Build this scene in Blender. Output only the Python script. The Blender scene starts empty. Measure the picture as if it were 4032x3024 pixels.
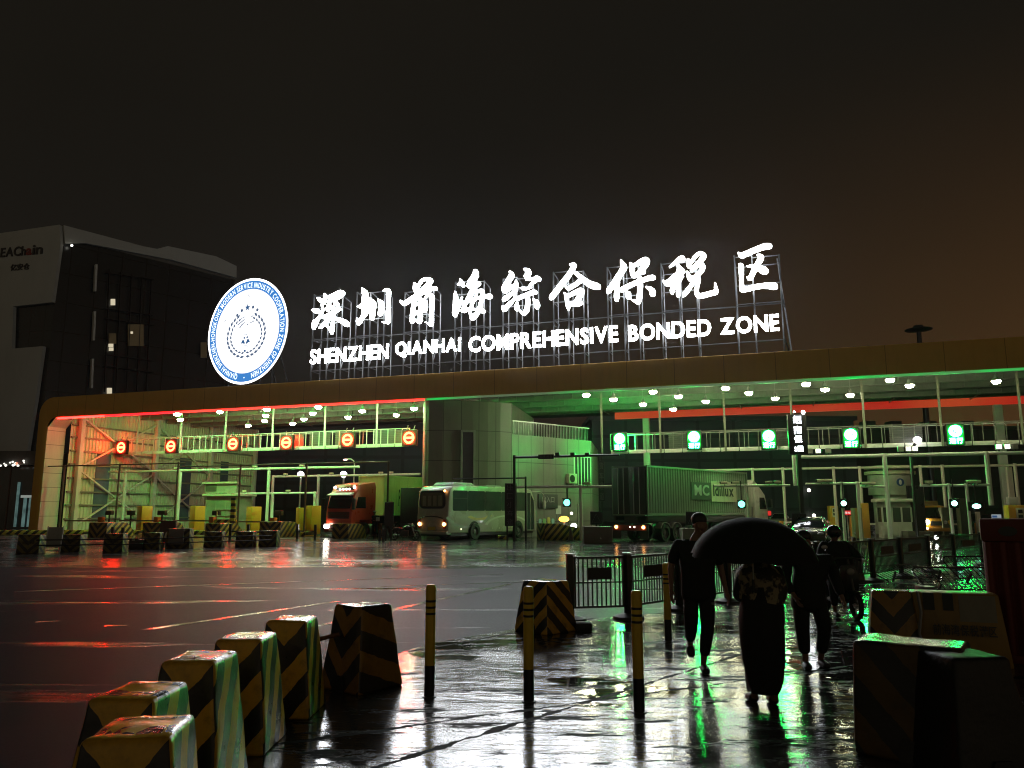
import bpy, bmesh, math, random
from math import sin, cos, pi, radians as R
from mathutils import Vector as V, Matrix
random.seed(7)
S = bpy.context.scene
# ---------------------------------------------------------------- camera
F, EYE, PITCH = 3030.0, 1.8, math.atan((2010-1512)/3030.0)      # photo survey: focal length in photo pixels, eye height, tilt
cam = bpy.data.cameras.new("camera"); cam.sensor_width = 36; cam.lens = 36*F/4032
cam.clip_end = 3000; cam.clip_start = 0.05
co = bpy.data.objects.new("camera", cam); S.collection.objects.link(co)
co.location = (0, 0, EYE); co.rotation_euler = (pi/2+PITCH, 0, 0); S.camera = co
# ---------------------------------------------------------------- render, exposure
S.view_settings.view_transform = 'Standard'; S.view_settings.look = 'None'
S.view_settings.exposure = 0; S.view_settings.gamma = 1
S.cycles.filter_width = 1.1; S.cycles.use_denoising = True; S.cycles.sample_clamp_indirect = 6; S.cycles.max_bounces = 8
S.cycles.diffuse_bounces = 3; S.cycles.glossy_bounces = 4; S.cycles.blur_glossy = 0.3; S.cycles.caustics_reflective = False
# ---------------------------------------------------------------- night sky: dim cloud lit by the city, orange glow low on the right
w = bpy.data.worlds.new("World"); S.world = w; w.use_nodes = True
nt = w.node_tree; N, L = nt.nodes, nt.links
bg = N["Background"]; tc = N.new("ShaderNodeTexCoord"); sx = N.new("ShaderNodeSeparateXYZ"); L.new(tc.outputs["Generated"], sx.inputs[0])
def wm(op, a, b=None, c=None, clamp=False):
    n = N.new("ShaderNodeMath"); n.operation = op; n.use_clamp = clamp
    for i, q in enumerate((a, b, c)):
        if q is None: continue
        if isinstance(q, (int, float)): n.inputs[i].default_value = q
        else: L.new(q, n.inputs[i])
    return n.outputs[0]
def wmix(f, a, b, mode='MIX'):
    n = N.new("ShaderNodeMix"); n.data_type = 'RGBA'; n.blend_type = mode
    for i, q in ((0, f), (6, a), (7, b)):
        if isinstance(q, (int, float, tuple)): n.inputs[i].default_value = q
        else: L.new(q, n.inputs[i])
    return n.outputs[2]
X, Y, Z = sx.outputs
cl = N.new("ShaderNodeTexNoise"); cl.inputs["Scale"].default_value = 2.2; cl.inputs["Detail"].default_value = 5
L.new(tc.outputs["Generated"], cl.inputs[0])
zen = wmix(wm('MULTIPLY', Z, 2.2, clamp=True), (0.0128, 0.0108, 0.0086, 1), (0.0088, 0.0076, 0.0056, 1))
side = wm('MULTIPLY', wm('ADD', X, 0.06), 1.6, clamp=True)
low = wm('SUBTRACT', 1.0, wm('MULTIPLY', Z, 1.9), clamp=True)
glow = wm('MULTIPLY', wm('POWER', side, 1.2), wm('POWER', low, 1.4))
sky = wmix(glow, zen, (0.074, 0.035, 0.011, 1))
back = wm('MULTIPLY', wm('MULTIPLY', Y, -1.6, clamp=True), wm('SUBTRACT', 1.0, wm('MULTIPLY', Z, 1.2), clamp=True))
sky = wmix(back, sky, (0.135, 0.108, 0.070, 1))                     # the lit city behind the photographer
sky = wmix(1.0, sky, wmix(cl.outputs[0], (0.78, 0.78, 0.8, 1), (1.22, 1.2, 1.16, 1)), 'MULTIPLY')
st = N.new("ShaderNodeTexSky"); st.sky_type = 'NISHITA'; st.sun_disc = False; st.sun_elevation = R(-8); st.sun_rotation = R(40)
sky = wmix(1.0, sky, wmix(1.0, st.outputs[0], (0.05, 0.05, 0.05, 1), 'MULTIPLY'), 'ADD')
L.new(sky, bg.inputs[0]); bg.inputs[1].default_value = 1.0
# ---------------------------------------------------------------- survey: photo pixels (4032 x 3024) to real points
def ray(px, py):
    x = (px-2016)/F; y = (1512-py)/F
    return V((x, cos(PITCH)-y*sin(PITCH), sin(PITCH)+y*cos(PITCH)))
def gnd(px, py, z=0.0):
    d = ray(px, py); t = (z-EYE)/d.z; return V((0, 0, EYE))+d*t
def aty(px, py, y):
    d = ray(px, py); return V((0, 0, EYE))+d*(y/d.y)
TH = R(-19.015); C0 = V((0, 50.2, 0)); DU = V((cos(TH), sin(TH), 0)); DV = V((-sin(TH), cos(TH), 0))
def fr(px, py, v):                                                  # canopy frame: u along the fascia, v behind it, z up
    d = ray(px, py); t = (v+C0.dot(DV))/d.dot(DV); P = V((0, 0, EYE))+d*t
    return (P-C0).dot(DU), P.z
def W(u, v, z=0.0): return C0+DU*u+DV*v+V((0, 0, z))
# ---------------------------------------------------------------- object helpers
COL = S.collection
def T(name, label, cat, loc=(0, 0, 0), rz=0, group=None, kind=None):
    o = bpy.data.objects.new(name, None); COL.objects.link(o); o.location = loc; o.rotation_euler = (0, 0, rz); o.empty_display_size = .2
    return tag(o, label, cat, group, kind)
def tag(o, label=None, cat=None, group=None, kind=None):
    for k, q in (("label", label), ("category", cat), ("group", group), ("kind", kind)):
        if q: o[k] = q
    return o
def kids(o): return [c for c in o.children]
def dup(o, parent=None):
    c = o.copy(); COL.objects.link(c); c.parent = parent
    for ch in kids(o): dup(ch, c)
    return c
def again(o, label, loc, rz=None, group=None, name=None):
    c = dup(o); c.location = loc; c["label"] = label
    if rz is not None: c.rotation_euler = (0, 0, rz)
    if group: c["group"] = group
    return c
class MB:
    def __init__(s): s.v = []; s.f = []
    def add(s, vs, fs):
        b = len(s.v); s.v += [tuple(q) for q in vs]; s.f += [tuple(i+b for i in f) for f in fs]; return s
    def bx(s, x0, x1, y0, y1, z0, z1):
        return s.add([(x0,y0,z0),(x1,y0,z0),(x1,y1,z0),(x0,y1,z0),(x0,y0,z1),(x1,y0,z1),(x1,y1,z1),(x0,y1,z1)],
                     [(0,3,2,1),(4,5,6,7),(0,1,5,4),(1,2,6,5),(2,3,7,6),(3,0,4,7)])
    def taper(s, c, w, d, w2, d2, z0, z1):
        x, y = c
        return s.add([(x-w/2,y-d/2,z0),(x+w/2,y-d/2,z0),(x+w/2,y+d/2,z0),(x-w/2,y+d/2,z0),(x-w2/2,y-d2/2,z1),(x+w2/2,y-d2/2,z1),(x+w2/2,y+d2/2,z1),(x-w2/2,y+d2/2,z1)],
                     [(0,3,2,1),(4,5,6,7),(0,1,5,4),(1,2,6,5),(2,3,7,6),(3,0,4,7)])
    def bar(s, p, q, a, b=None):
        p, q = V(p), V(q); b = b or a; d = (q-p).normalized(); up = V((0,0,1)) if abs(d.z) < .95 else V((0,1,0))
        x = d.cross(up).normalized()*a/2; y = x.cross(d).normalized()*b/2
        return s.add([p-x-y,p+x-y,p+x+y,p-x+y,q-x-y,q+x-y,q+x+y,q-x+y],[(0,3,2,1),(4,5,6,7),(0,1,5,4),(1,2,6,5),(2,3,7,6),(3,0,4,7)])
    def tube(s, pts, r, n=8, cap=True):
        pts = [V(p) for p in pts]; rs = r if isinstance(r, (list, tuple)) else [r]*len(pts); b = len(s.v); ref = None
        for i, p in enumerate(pts):
            d = (pts[min(i+1, len(pts)-1)]-pts[max(i-1, 0)]).normalized()
            if ref is None: ref = V((0,0,1)) if abs(d.z) < .9 else V((1,0,0))
            x = d.cross(ref).normalized(); y = x.cross(d).normalized(); ref = y
            for k in range(n):
                a = 2*pi*k/n; s.v.append(tuple(p+x*cos(a)*rs[i]+y*sin(a)*rs[i]))
        for i in range(len(pts)-1):
            for k in range(n):
                k2 = (k+1) % n; s.f.append((b+i*n+k, b+i*n+k2, b+(i+1)*n+k2, b+(i+1)*n+k))
        if cap:
            s.f.append(tuple(b+k for k in range(n))[::-1]); s.f.append(tuple(b+(len(pts)-1)*n+k for k in range(n)))
        return s
    def loft(s, rings, cap=True):
        b = len(s.v); n = len(rings[0])
        for r in rings: s.v += [tuple(q) for q in r]
        for i in range(len(rings)-1):
            for k in range(n):
                k2 = (k+1) % n; s.f.append((b+i*n+k, b+i*n+k2, b+(i+1)*n+k2, b+(i+1)*n+k))
        if cap: s.f.append(tuple(b+k for k in range(n))[::-1]); s.f.append(tuple(b+(len(rings)-1)*n+k for k in range(n)))
        return s
    def lathe(s, prof, n=16, c=(0,0,0), ax='z', cap=True):
        m = {'z': lambda r,a,h: (r*cos(a), r*sin(a), h), 'y': lambda r,a,h: (r*cos(a), h, r*sin(a)), 'x': lambda r,a,h: (h, r*cos(a), r*sin(a))}[ax]
        return s.loft([[V(c)+V(m(r, 2*pi*k/n, h)) for k in range(n)] for r, h in prof], cap)
    def prism(s, poly, a, b, pl='xz'):
        m = {'xz': lambda p,h: (p[0],h,p[1]), 'xy': lambda p,h: (p[0],p[1],h), 'yz': lambda p,h: (h,p[0],p[1])}[pl]
        n = len(poly); k = len(s.v)
        s.v += [m(p,a) for p in poly]+[m(p,b) for p in poly]
        s.f += [tuple(k+i for i in range(n)), tuple(k+n+i for i in range(n))[::-1]]+[(k+i, k+n+i, k+n+(i+1)%n, k+(i+1)%n) for i in range(n)]
        return s
    def ball(s, c, r, n=14, m=9):
        r = r if isinstance(r, (tuple, list)) else (r,r,r)
        return s.loft([[V(c)+V((r[0]*sin(t)*cos(2*pi*k/n), r[1]*sin(t)*sin(2*pi*k/n), r[2]*cos(t))) for k in range(n)] for t in [max(.02,pi*i/(m-1)) if i < m-1 else pi-.02 for i in range(m)]])
    def sheet(s, pts): return s.add(pts, [tuple(range(len(pts)))])
    def build(s, name, mat, parent=None, bev=0, smooth=35, rz=0, loc=None, seg=2):
        me = bpy.data.meshes.new(name); me.from_pydata(s.v, [], s.f)
        bm = bmesh.new(); bm.from_mesh(me); bmesh.ops.remove_doubles(bm, verts=bm.verts, dist=1e-5); bmesh.ops.recalc_face_normals(bm, faces=bm.faces)
        if bev:
            es = [e for e in bm.edges if len(e.link_faces) == 2 and e.calc_face_angle(0) > R(28)]
            bmesh.ops.bevel(bm, geom=es, offset=bev, segments=seg, affect='EDGES', profile=.5, clamp_overlap=True)
        bm.to_mesh(me); bm.free()
        if smooth:
            me.polygons.foreach_set("use_smooth", [True]*len(me.polygons)); me.set_sharp_from_angle(angle=R(smooth))
        me.materials.append(mat); o = bpy.data.objects.new(name, me); COL.objects.link(o); o.parent = parent
        if loc is not None: o.location = loc
        if rz: o.rotation_euler = (0, 0, rz)
        return o
def rrect(x0, x1, z0, z1, r, n=4):
    out = []
    for cx, cz, a0 in ((x1-r, z1-r, 0), (x0+r, z1-r, 90), (x0+r, z0+r, 180), (x1-r, z0+r, 270)):
        for i in range(n+1):
            a = R(a0+90*i/n); out.append((cx+r*cos(a), cz+r*sin(a)))
    return out
# ---------------------------------------------------------------- text helper (built-in font) and brush strokes
_gl = {}
def glyph(ch, bold=0.0, ext=0.0):
    k = (ch, bold, ext)
    if k not in _gl:
        c = bpy.data.curves.new("t", 'FONT'); c.body = ch; c.size = 1; c.offset = bold; c.extrude = ext; c.resolution_u = 4
        o = bpy.data.objects.new("t", c); COL.objects.link(o); dg = bpy.context.evaluated_depsgraph_get()
        me = bpy.data.meshes.new_from_object(o.evaluated_get(dg)); vs = [tuple(q.co) for q in me.vertices]; fs = [tuple(p.vertices) for p in me.polygons]
        bpy.data.objects.remove(o); bpy.data.curves.remove(c); bpy.data.meshes.remove(me)
        _gl[k] = (vs, fs)
    return _gl[k]
ADV = {}
def gbox(ch, bold=0.0):
    vs = glyph(ch, bold)[0]; xs = [q[0] for q in vs] or [0]; ys = [q[1] for q in vs] or [0]
    return min(xs), max(xs), min(ys), max(ys)
def word(mb, s, x0, x1, z0, z1, fn, bold=0.02, ext=0.0, gap=.09):
    """lay letters of s into the rectangle; fn(x, z, depth) makes the point. returns one MB per letter when mb is None"""
    bs = [gbox(c, bold) if c != ' ' else (0, .25, 0, 0) for c in s]; tot = sum(b[1]-b[0] for b in bs)+gap*(len(s)-1)
    lo = min(b[2] for b in bs); hi = max(b[3] for b in bs); sx_ = (x1-x0)/tot; sz = (z1-z0)/(hi-lo); x = 0; out = []
    for c, b in zip(s, bs):
        if c != ' ':
            vs, fs = glyph(c, bold, ext); m = mb if mb is not None else MB()
            m.add([fn(x0+(q[0]-b[0]+x)*sx_, z0+(q[1]-lo)*sz, q[2]) for q in vs], fs); out.append((c, m))
        x += b[1]-b[0]+gap
    return out
def brush(pts, n=6):
    """outline of a brush stroke given as (x, y, radius) points"""
    P = [V(p) for p in pts]; Q = []
    for i in range(len(P)-1):
        a, b, c, d = P[max(i-1,0)], P[i], P[i+1], P[min(i+2,len(P)-1)]
        for k in range(n):
            t = k/n; q = .5*((2*b)+(c-a)*t+(2*a-5*b+4*c-d)*t*t+(3*b-a-3*c+d)*t**3); Q.append(q)
    Q.append(P[-1]); return Q
# ---------------------------------------------------------------- materials
_m = {}
def nd(nt, t, **k):
    n = nt.nodes.new(t)
    for a, b in k.items():
        if a in n.inputs: n.inputs[a].default_value = b
        else: setattr(n, a, b)
    return n
def mth(nt, op, a, b=None, c=None, clamp=False):
    n = nt.nodes.new("ShaderNodeMath"); n.operation = op; n.use_clamp = clamp
    for i, q in enumerate((a, b, c)):
        if q is None: continue
        if isinstance(q, (int, float)): n.inputs[i].default_value = q
        else: nt.links.new(q, n.inputs[i])
    return n.outputs[0]
def mix(nt, f, a, b, mode='MIX'):
    n = nt.nodes.new("ShaderNodeMix"); n.data_type = 'RGBA'; n.blend_type = mode
    for i, q in ((0, f), (6, a), (7, b)):
        if isinstance(q, (int, float)): n.inputs[i].default_value = q
        elif isinstance(q, tuple): n.inputs[i].default_value = q if len(q) == 4 else (*q, 1)
        else: nt.links.new(q, n.inputs[i])
    return n.outputs[2]
def base(name):
    m = bpy.data.materials.new(name); m.use_nodes = True; nt = m.node_tree; return m, nt, nt.nodes["Principled BSDF"]
def noise(nt, vec, scale, detail=4, rough=.55):
    n = nd(nt, "ShaderNodeTexNoise"); n.inputs["Scale"].default_value = scale; n.inputs["Detail"].default_value = detail; n.inputs["Roughness"].default_value = rough
    nt.links.new(vec, n.inputs["Vector"]); return n.outputs[0]
def ramp(nt, f, a, b): 
    n = nt.nodes.new("ShaderNodeMapRange"); nt.links.new(f, n.inputs[0]); n.inputs[1].default_value = a; n.inputs[2].default_value = b; n.clamp = True; return n.outputs[0]
def pm(name, col, rough=.45, metal=0, var=.18, scale=2.0, bump=0, dirt=.35, coat=0):
    if name in _m: return _m[name]
    m, nt, b = base(name); tcx = nd(nt, "ShaderNodeTexCoord").outputs["Object"]
    n1 = noise(nt, tcx, scale, 6); c = mix(nt, n1, tuple(q*(1-var) for q in col), tuple(min(1, q*(1+var)) for q in col))
    if dirt:
        sp = nd(nt, "ShaderNodeMapping"); sp.inputs["Scale"].default_value = (1, 1, .35); nt.links.new(tcx, sp.inputs[0])
        n2 = noise(nt, sp.outputs[0], scale*1.7, 8, .65); c = mix(nt, mth(nt, 'MULTIPLY', ramp(nt, n2, .5, .72), dirt), c, tuple(q*.35 for q in col))
    nt.links.new(c, b.inputs["Base Color"]); b.inputs["Metallic"].default_value = metal
    nt.links.new(mth(nt, 'ADD', mth(nt, 'MULTIPLY', n1, .2), rough-.1, clamp=True), b.inputs["Roughness"])
    if coat: b.inputs["Coat Weight"].default_value = coat; b.inputs["Coat Roughness"].default_value = .08
    if bump:
        bp = nd(nt, "ShaderNodeBump", Strength=bump, Distance=.02); nt.links.new(noise(nt, tcx, scale*12, 5), bp.inputs["Height"]); nt.links.new(bp.outputs[0], b.inputs["Normal"])
    _m[name] = m; return m
def em(name, col, s, var=0, scale=1.0, col2=None):
    if name in _m: return _m[name]
    m, nt, b = base(name); b.inputs["Base Color"].default_value = (*[q*.3 for q in col], 1); b.inputs["Roughness"].default_value = .4
    b.inputs["Emission Color"].default_value = (*col, 1); b.inputs["Emission Strength"].default_value = s
    if var:
        tcx = nd(nt, "ShaderNodeTexCoord").outputs["Object"]; n = ramp(nt, noise(nt, tcx, scale, 2), .42, .62)
        nt.links.new(mix(nt, n, col, col2 or col), b.inputs["Emission Color"]); nt.links.new(mth(nt, 'MULTIPLY_ADD', n, s*var, s*(1-var)), b.inputs["Emission Strength"])
    _m[name] = m; return m
def halo(name, col, s, cz, w2):  # bloom around the signal ring, painted as emission fading over a dark panel
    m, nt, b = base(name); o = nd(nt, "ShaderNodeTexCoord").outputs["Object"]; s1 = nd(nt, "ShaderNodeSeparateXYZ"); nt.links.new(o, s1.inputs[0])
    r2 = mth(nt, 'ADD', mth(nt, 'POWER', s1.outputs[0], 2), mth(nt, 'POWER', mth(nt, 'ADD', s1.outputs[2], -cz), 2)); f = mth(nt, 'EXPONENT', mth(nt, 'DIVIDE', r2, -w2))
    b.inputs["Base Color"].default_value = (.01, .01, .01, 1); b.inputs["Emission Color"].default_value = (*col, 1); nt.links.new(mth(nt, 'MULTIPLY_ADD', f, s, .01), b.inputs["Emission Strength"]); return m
def glass(name, col, rough=.06, alpha=1.0):
    if name in _m: return _m[name]
    m, nt, b = base(name); tcx = nd(nt, "ShaderNodeTexCoord").outputs["Object"]
    nt.links.new(mix(nt, noise(nt, tcx, 1.2), tuple(q*.6 for q in col), tuple(q*1.3 for q in col)), b.inputs["Base Color"])
    b.inputs["Roughness"].default_value = rough; b.inputs["IOR"].default_value = 1.52; b.inputs["Specular IOR Level"].default_value = .6; _m[name] = m; return m
def chev(name, k=1.0, per=.42, sgn=1, ya=(.42, .25, .022), bk=(.014, .014, .015), side=1.0, rough=.38, off=0.0, wear=.3, cx=0.0, top=None):
    """black and yellow hazard paint in object space: chevron on the faces across y, slanted bands on the faces across x"""
    if name in _m: return _m[name]
    m, nt, b = base(name); tcn = nd(nt, "ShaderNodeTexCoord"); o = tcn.outputs["Object"]
    s1 = nd(nt, "ShaderNodeSeparateXYZ"); nt.links.new(o, s1.inputs[0]); s2 = nd(nt, "ShaderNodeSeparateXYZ"); nt.links.new(tcn.outputs["Normal"], s2.inputs[0])
    x, y, z = s1.outputs; nx, ny, nz = s2.outputs
    wob = mth(nt, 'MULTIPLY', mth(nt, 'ADD', noise(nt, o, 9, 3), -.5), .05)
    a = mth(nt, 'MULTIPLY_ADD', mth(nt, 'ABSOLUTE', mth(nt, 'ADD', x, -cx)), -k*sgn, z); c = mth(nt, 'MULTIPLY_ADD', y, side, z)
    sel = mth(nt, 'GREATER_THAN', mth(nt, 'ABSOLUTE', ny), mth(nt, 'ABSOLUTE', nx))
    t = mth(nt, 'ADD', mth(nt, 'ADD', mth(nt, 'MULTIPLY', sel, a), mth(nt, 'MULTIPLY', mth(nt, 'SUBTRACT', 1.0, sel), c)), wob)
    st_ = mth(nt, 'GREATER_THAN', mth(nt, 'FRACT', mth(nt, 'ADD', mth(nt, 'DIVIDE', t, per), off+20.0)), .5)
    if top is not None: st_ = mth(nt, 'MAXIMUM', st_, mth(nt, 'GREATER_THAN', nz, .7)) if top else mth(nt, 'MINIMUM', st_, mth(nt, 'LESS_THAN', nz, .7))
    n1 = noise(nt, o, 5, 8, .7); w_ = mth(nt, 'MULTIPLY', ramp(nt, n1, .56, .7), wear)
    yy = mix(nt, noise(nt, o, 3), tuple(q*.7 for q in ya), ya); cc = mix(nt, st_, bk, yy); cc = mix(nt, w_, cc, (.036, .034, .030)); cc = mix(nt, mth(nt, 'MULTIPLY', ramp(nt, noise(nt, o, 2.6, 9, .72), .47, .68), .55), cc, (.012, .011, .010))
    nt.links.new(cc, b.inputs["Base Color"]); up = mth(nt, 'GREATER_THAN', nz, .8); nt.links.new(mth(nt, 'MULTIPLY', mth(nt, 'MULTIPLY_ADD', n1, .3, rough-.18), mth(nt, 'SUBTRACT', 1.0, mth(nt, 'MULTIPLY', up, .62))), b.inputs["Roughness"])
    bp = nd(nt, "ShaderNodeBump", Strength=.25, Distance=.01); nt.links.new(noise(nt, o, 30, 6), bp.inputs["Height"]); nt.links.new(bp.outputs[0], b.inputs["Normal"])
    _m[name] = m; return m
def tiles(name, col, sx_, sz_, rough=.4, axes=('x', 'z'), joint=.012, dark=.35, var=.12, dirt=.3, rib=0):
    """panel cladding: joints drawn on a grid of the object's own axes"""
    if name in _m: return _m[name]
    m, nt, b = base(name); o = nd(nt, "ShaderNodeTexCoord").outputs["Object"]; s1 = nd(nt, "ShaderNodeSeparateXYZ"); nt.links.new(o, s1.inputs[0]); d = dict(zip('xyz', s1.outputs))
    def ln(ax, sp):
        f = mth(nt, 'FRACT', mth(nt, 'DIVIDE', mth(nt, 'ADD', d[ax], 500.0), sp)); return mth(nt, 'LESS_THAN', mth(nt, 'MULTIPLY', mth(nt, 'ABSOLUTE', mth(nt, 'ADD', f, -.5)), sp), joint)
    g = mth(nt, 'MAXIMUM', ln(axes[0], sx_), ln(axes[1], sz_)) if sz_ else ln(axes[0], sx_)
    n1 = noise(nt, o, .8, 8, .6); mp = nd(nt, "ShaderNodeMapping"); mp.inputs["Scale"].default_value = (1.5, 1.5, .25); nt.links.new(o, mp.inputs[0])
    n2 = noise(nt, mp.outputs[0], 1.5, 8, .7); c = mix(nt, n1, tuple(q*(1-var) for q in col), tuple(min(1, q*(1+var)) for q in col)); c = mix(nt, mth(nt, 'MULTIPLY', ramp(nt, n2, .5, .75), dirt), c, tuple(q*.5 for q in col))
    nt.links.new(mix(nt, g, c, tuple(q*dark for q in col)), b.inputs["Base Color"]); b.inputs["Roughness"].default_value = rough
    _m[name] = m; return m
# ================================================================ ground
def ground_mat(name, kind):
    m, nt, b = base(name); L = nt.links; o = nd(nt, "ShaderNodeTexCoord").outputs["Object"]
    if kind == 'asphalt':
        grain = noise(nt, o, 21, 7, .85); patch = noise(nt, o, .22, 6, .6); mp = nd(nt, "ShaderNodeMapping"); mp.inputs["Scale"].default_value = (.22, 1.7, 1); L.new(o, mp.inputs[0])
        streak = ramp(nt, noise(nt, mp.outputs[0], .5, 8, .66), .585, .64); fine = ramp(nt, grain, .42, .62)
        L.new(mix(nt, fine, (.012, .012, .0135), (.088, .085, .093)), b.inputs["Base Color"])
        r = mth(nt, 'MULTIPLY_ADD', patch, .16, mth(nt, 'MULTIPLY_ADD', fine, .22, .24)); L.new(mix(nt, mth(nt, 'MULTIPLY', streak, .9), r, (.06, .06, .06)), b.inputs["Roughness"])
        L.new(mth(nt, 'MULTIPLY_ADD', streak, .35, mth(nt, 'MULTIPLY_ADD', fine, -.03, .05)), b.inputs["Specular IOR Level"])
        h = mth(nt, 'MULTIPLY', grain, mth(nt, 'SUBTRACT', 1.0, mth(nt, 'MULTIPLY', streak, .9)))
        bp = nd(nt, "ShaderNodeBump", Strength=.4, Distance=.012); L.new(h, bp.inputs["Height"]); L.new(bp.outputs[0], b.inputs["Normal"]); b.inputs["IOR"].default_value = 1.30
    else:
        P = kind == 'path'; film = noise(nt, o, .42 if P else .16, 8, .62); wet = ramp(nt, film, .36, .50)
        still = ramp(nt, noise(nt, o, .34, 5, .55), .52, .58) if P else ramp(nt, film, .60, .66)       # standing water that mirrors
        mp = nd(nt, "ShaderNodeMapping"); mp.inputs["Scale"].default_value = (.5, 1.6, 1); L.new(o, mp.inputs[0])
        rip = noise(nt, mp.outputs[0], 1.9 if P else 1.3, 6, .6); grain = noise(nt, o, 40, 4, .7)
        brk = ramp(nt, noise(nt, mp.outputs[0], 1.9 if P else .9, 10, .74), .540, .585)                     # bare, rough spots that stay out of the water
        s1 = nd(nt, "ShaderNodeSeparateXYZ"); L.new(o, s1.inputs[0]); x, y, z = s1.outputs
        j = None
        if kind == 'path':
            wob = mth(nt, 'MULTIPLY', mth(nt, 'ADD', noise(nt, o, 1.2, 9, .75), -.5), .22)
            for (ax, ay, c0, sp) in PATH_JOINTS:
                t = mth(nt, 'ADD', mth(nt, 'ADD', mth(nt, 'MULTIPLY', x, ax), mth(nt, 'MULTIPLY', y, ay)), mth(nt, 'ADD', wob, 200*sp-c0))
                f = mth(nt, 'MULTIPLY', mth(nt, 'ABSOLUTE', mth(nt, 'ADD', mth(nt, 'FRACT', mth(nt, 'ADD', mth(nt, 'DIVIDE', t, sp), .5)), -.5)), sp)
                q = mth(nt, 'LESS_THAN', f, mth(nt, 'MULTIPLY_ADD', noise(nt, o, 2.3, 6, .7), .20, -.072)); j = q if j is None else mth(nt, 'MAXIMUM', j, q)
            brk = mth(nt, 'MAXIMUM', brk, j)
        c = mix(nt, grain, (.035, .034, .033), (.085, .082, .078)); c = mix(nt, wet, c, mix(nt, grain, (.02, .02, .02), (.04, .039, .038)))
        L.new(mix(nt, brk, c, (.012, .012, .012)), b.inputs["Base Color"])
        ro = mth(nt, 'MULTIPLY_ADD', mth(nt, 'SUBTRACT', 1.0, wet), .16 if P else .16, .12 if P else .15); ro = mth(nt, 'MULTIPLY', ro, mth(nt, 'SUBTRACT', 1.0, mth(nt, 'MULTIPLY', still, .85)))
        L.new(mth(nt, 'MAXIMUM', ro, mth(nt, 'MULTIPLY', brk, .7)), b.inputs["Roughness"]); L.new(mth(nt, 'MULTIPLY_ADD', brk, -.45, .5), b.inputs["Specular IOR Level"])
        h = mth(nt, 'ADD', mth(nt, 'MULTIPLY', rip, mth(nt, 'SUBTRACT', 1.0, mth(nt, 'MULTIPLY', still, .8))), mth(nt, 'MULTIPLY', mth(nt, 'SUBTRACT', 1.0, wet), mth(nt, 'MULTIPLY', grain, .10)))
        bp = nd(nt, "ShaderNodeBump", Strength=.24 if P else .30, Distance=.05); L.new(h, bp.inputs["Height"]); L.new(bp.outputs[0], b.inputs["Normal"]); b.inputs["IOR"].default_value = 1.55 if P else 1.45
    return m
a_, b_ = gnd(1690, 2960), gnd(2720, 2640); d_ = (b_-a_).normalized(); n_ = V((-d_.y, d_.x, 0)); c0_ = a_.dot(n_)
e_ = V((d_.x*.35-d_.y*.94, d_.y*.35+d_.x*.94, 0)); PATH_JOINTS = [(n_.x, n_.y, c0_, 3.3), (e_.x, e_.y, 1.3, 5.2)]
g = MB(); g.sheet([(-400, -60, 0), (400, -60, 0), (400, 900, 0), (-400, 900, 0)]); g = g.build("road", ground_mat("wet_asphalt", 'asphalt'), smooth=0); tag(g, kind='structure')
q = [(-3, -20, .004), gnd(560, 3024, .004)+V((-.3, -.3, 0)), gnd(1010, 2860, .004), gnd(1330, 2700, .004), gnd(1560, 2575, .004), gnd(1700, 2532, .004), gnd(2060, 2470, .004), gnd(2260, 2436, .004), gnd(2490, 2428, .004), gnd(2700, 2398, .004), gnd(3090, 2330, .004), gnd(3440, 2286, .004), gnd(3900, 2226, .004), (30, 34, .004), (40, 20, .004), (12, -20, .004)]
g = MB(); g.sheet(q); g = g.build("pavement", ground_mat("wet_path", 'path'), smooth=0); tag(g, kind='structure')
q = [(-70+i*3.2, 25.2-.012*(i-26)**2*.1+random.uniform(-.22, .22), .004) for i in range(27)]+[(19, 27, .004), (40, 40, .004), (60, 90, .004), (-70, 110, .004)]
g = MB(); g.sheet(q); g = g.build("apron", ground_mat("wet_apron", 'apron'), smooth=0); tag(g, kind='structure')
g = MB()                                                             # worn paint lines on the road
for p, q_, ww in ((gnd(1000, 2520), gnd(2010, 2300), .07), (gnd(60, 2330), gnd(1980, 2262), .05), (gnd(560, 2482), gnd(1330, 2368), .06), (gnd(1500, 2310), gnd(2060, 2292), .06), (gnd(140, 2450), gnd(240, 2446), .06), (gnd(410, 2465), gnd(500, 2463), .06)):
    n = (q_-p).cross(V((0,0,1))).normalized()*ww; g.sheet([p-n+V((0,0,.004)), q_-n+V((0,0,.004)), q_+n+V((0,0,.004)), p+n+V((0,0,.004))])
g = g.build("road_line", pm("worn_paint", (.32, .31, .28), .16, dirt=.9, scale=3), smooth=0); tag(g, kind='structure')

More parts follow.
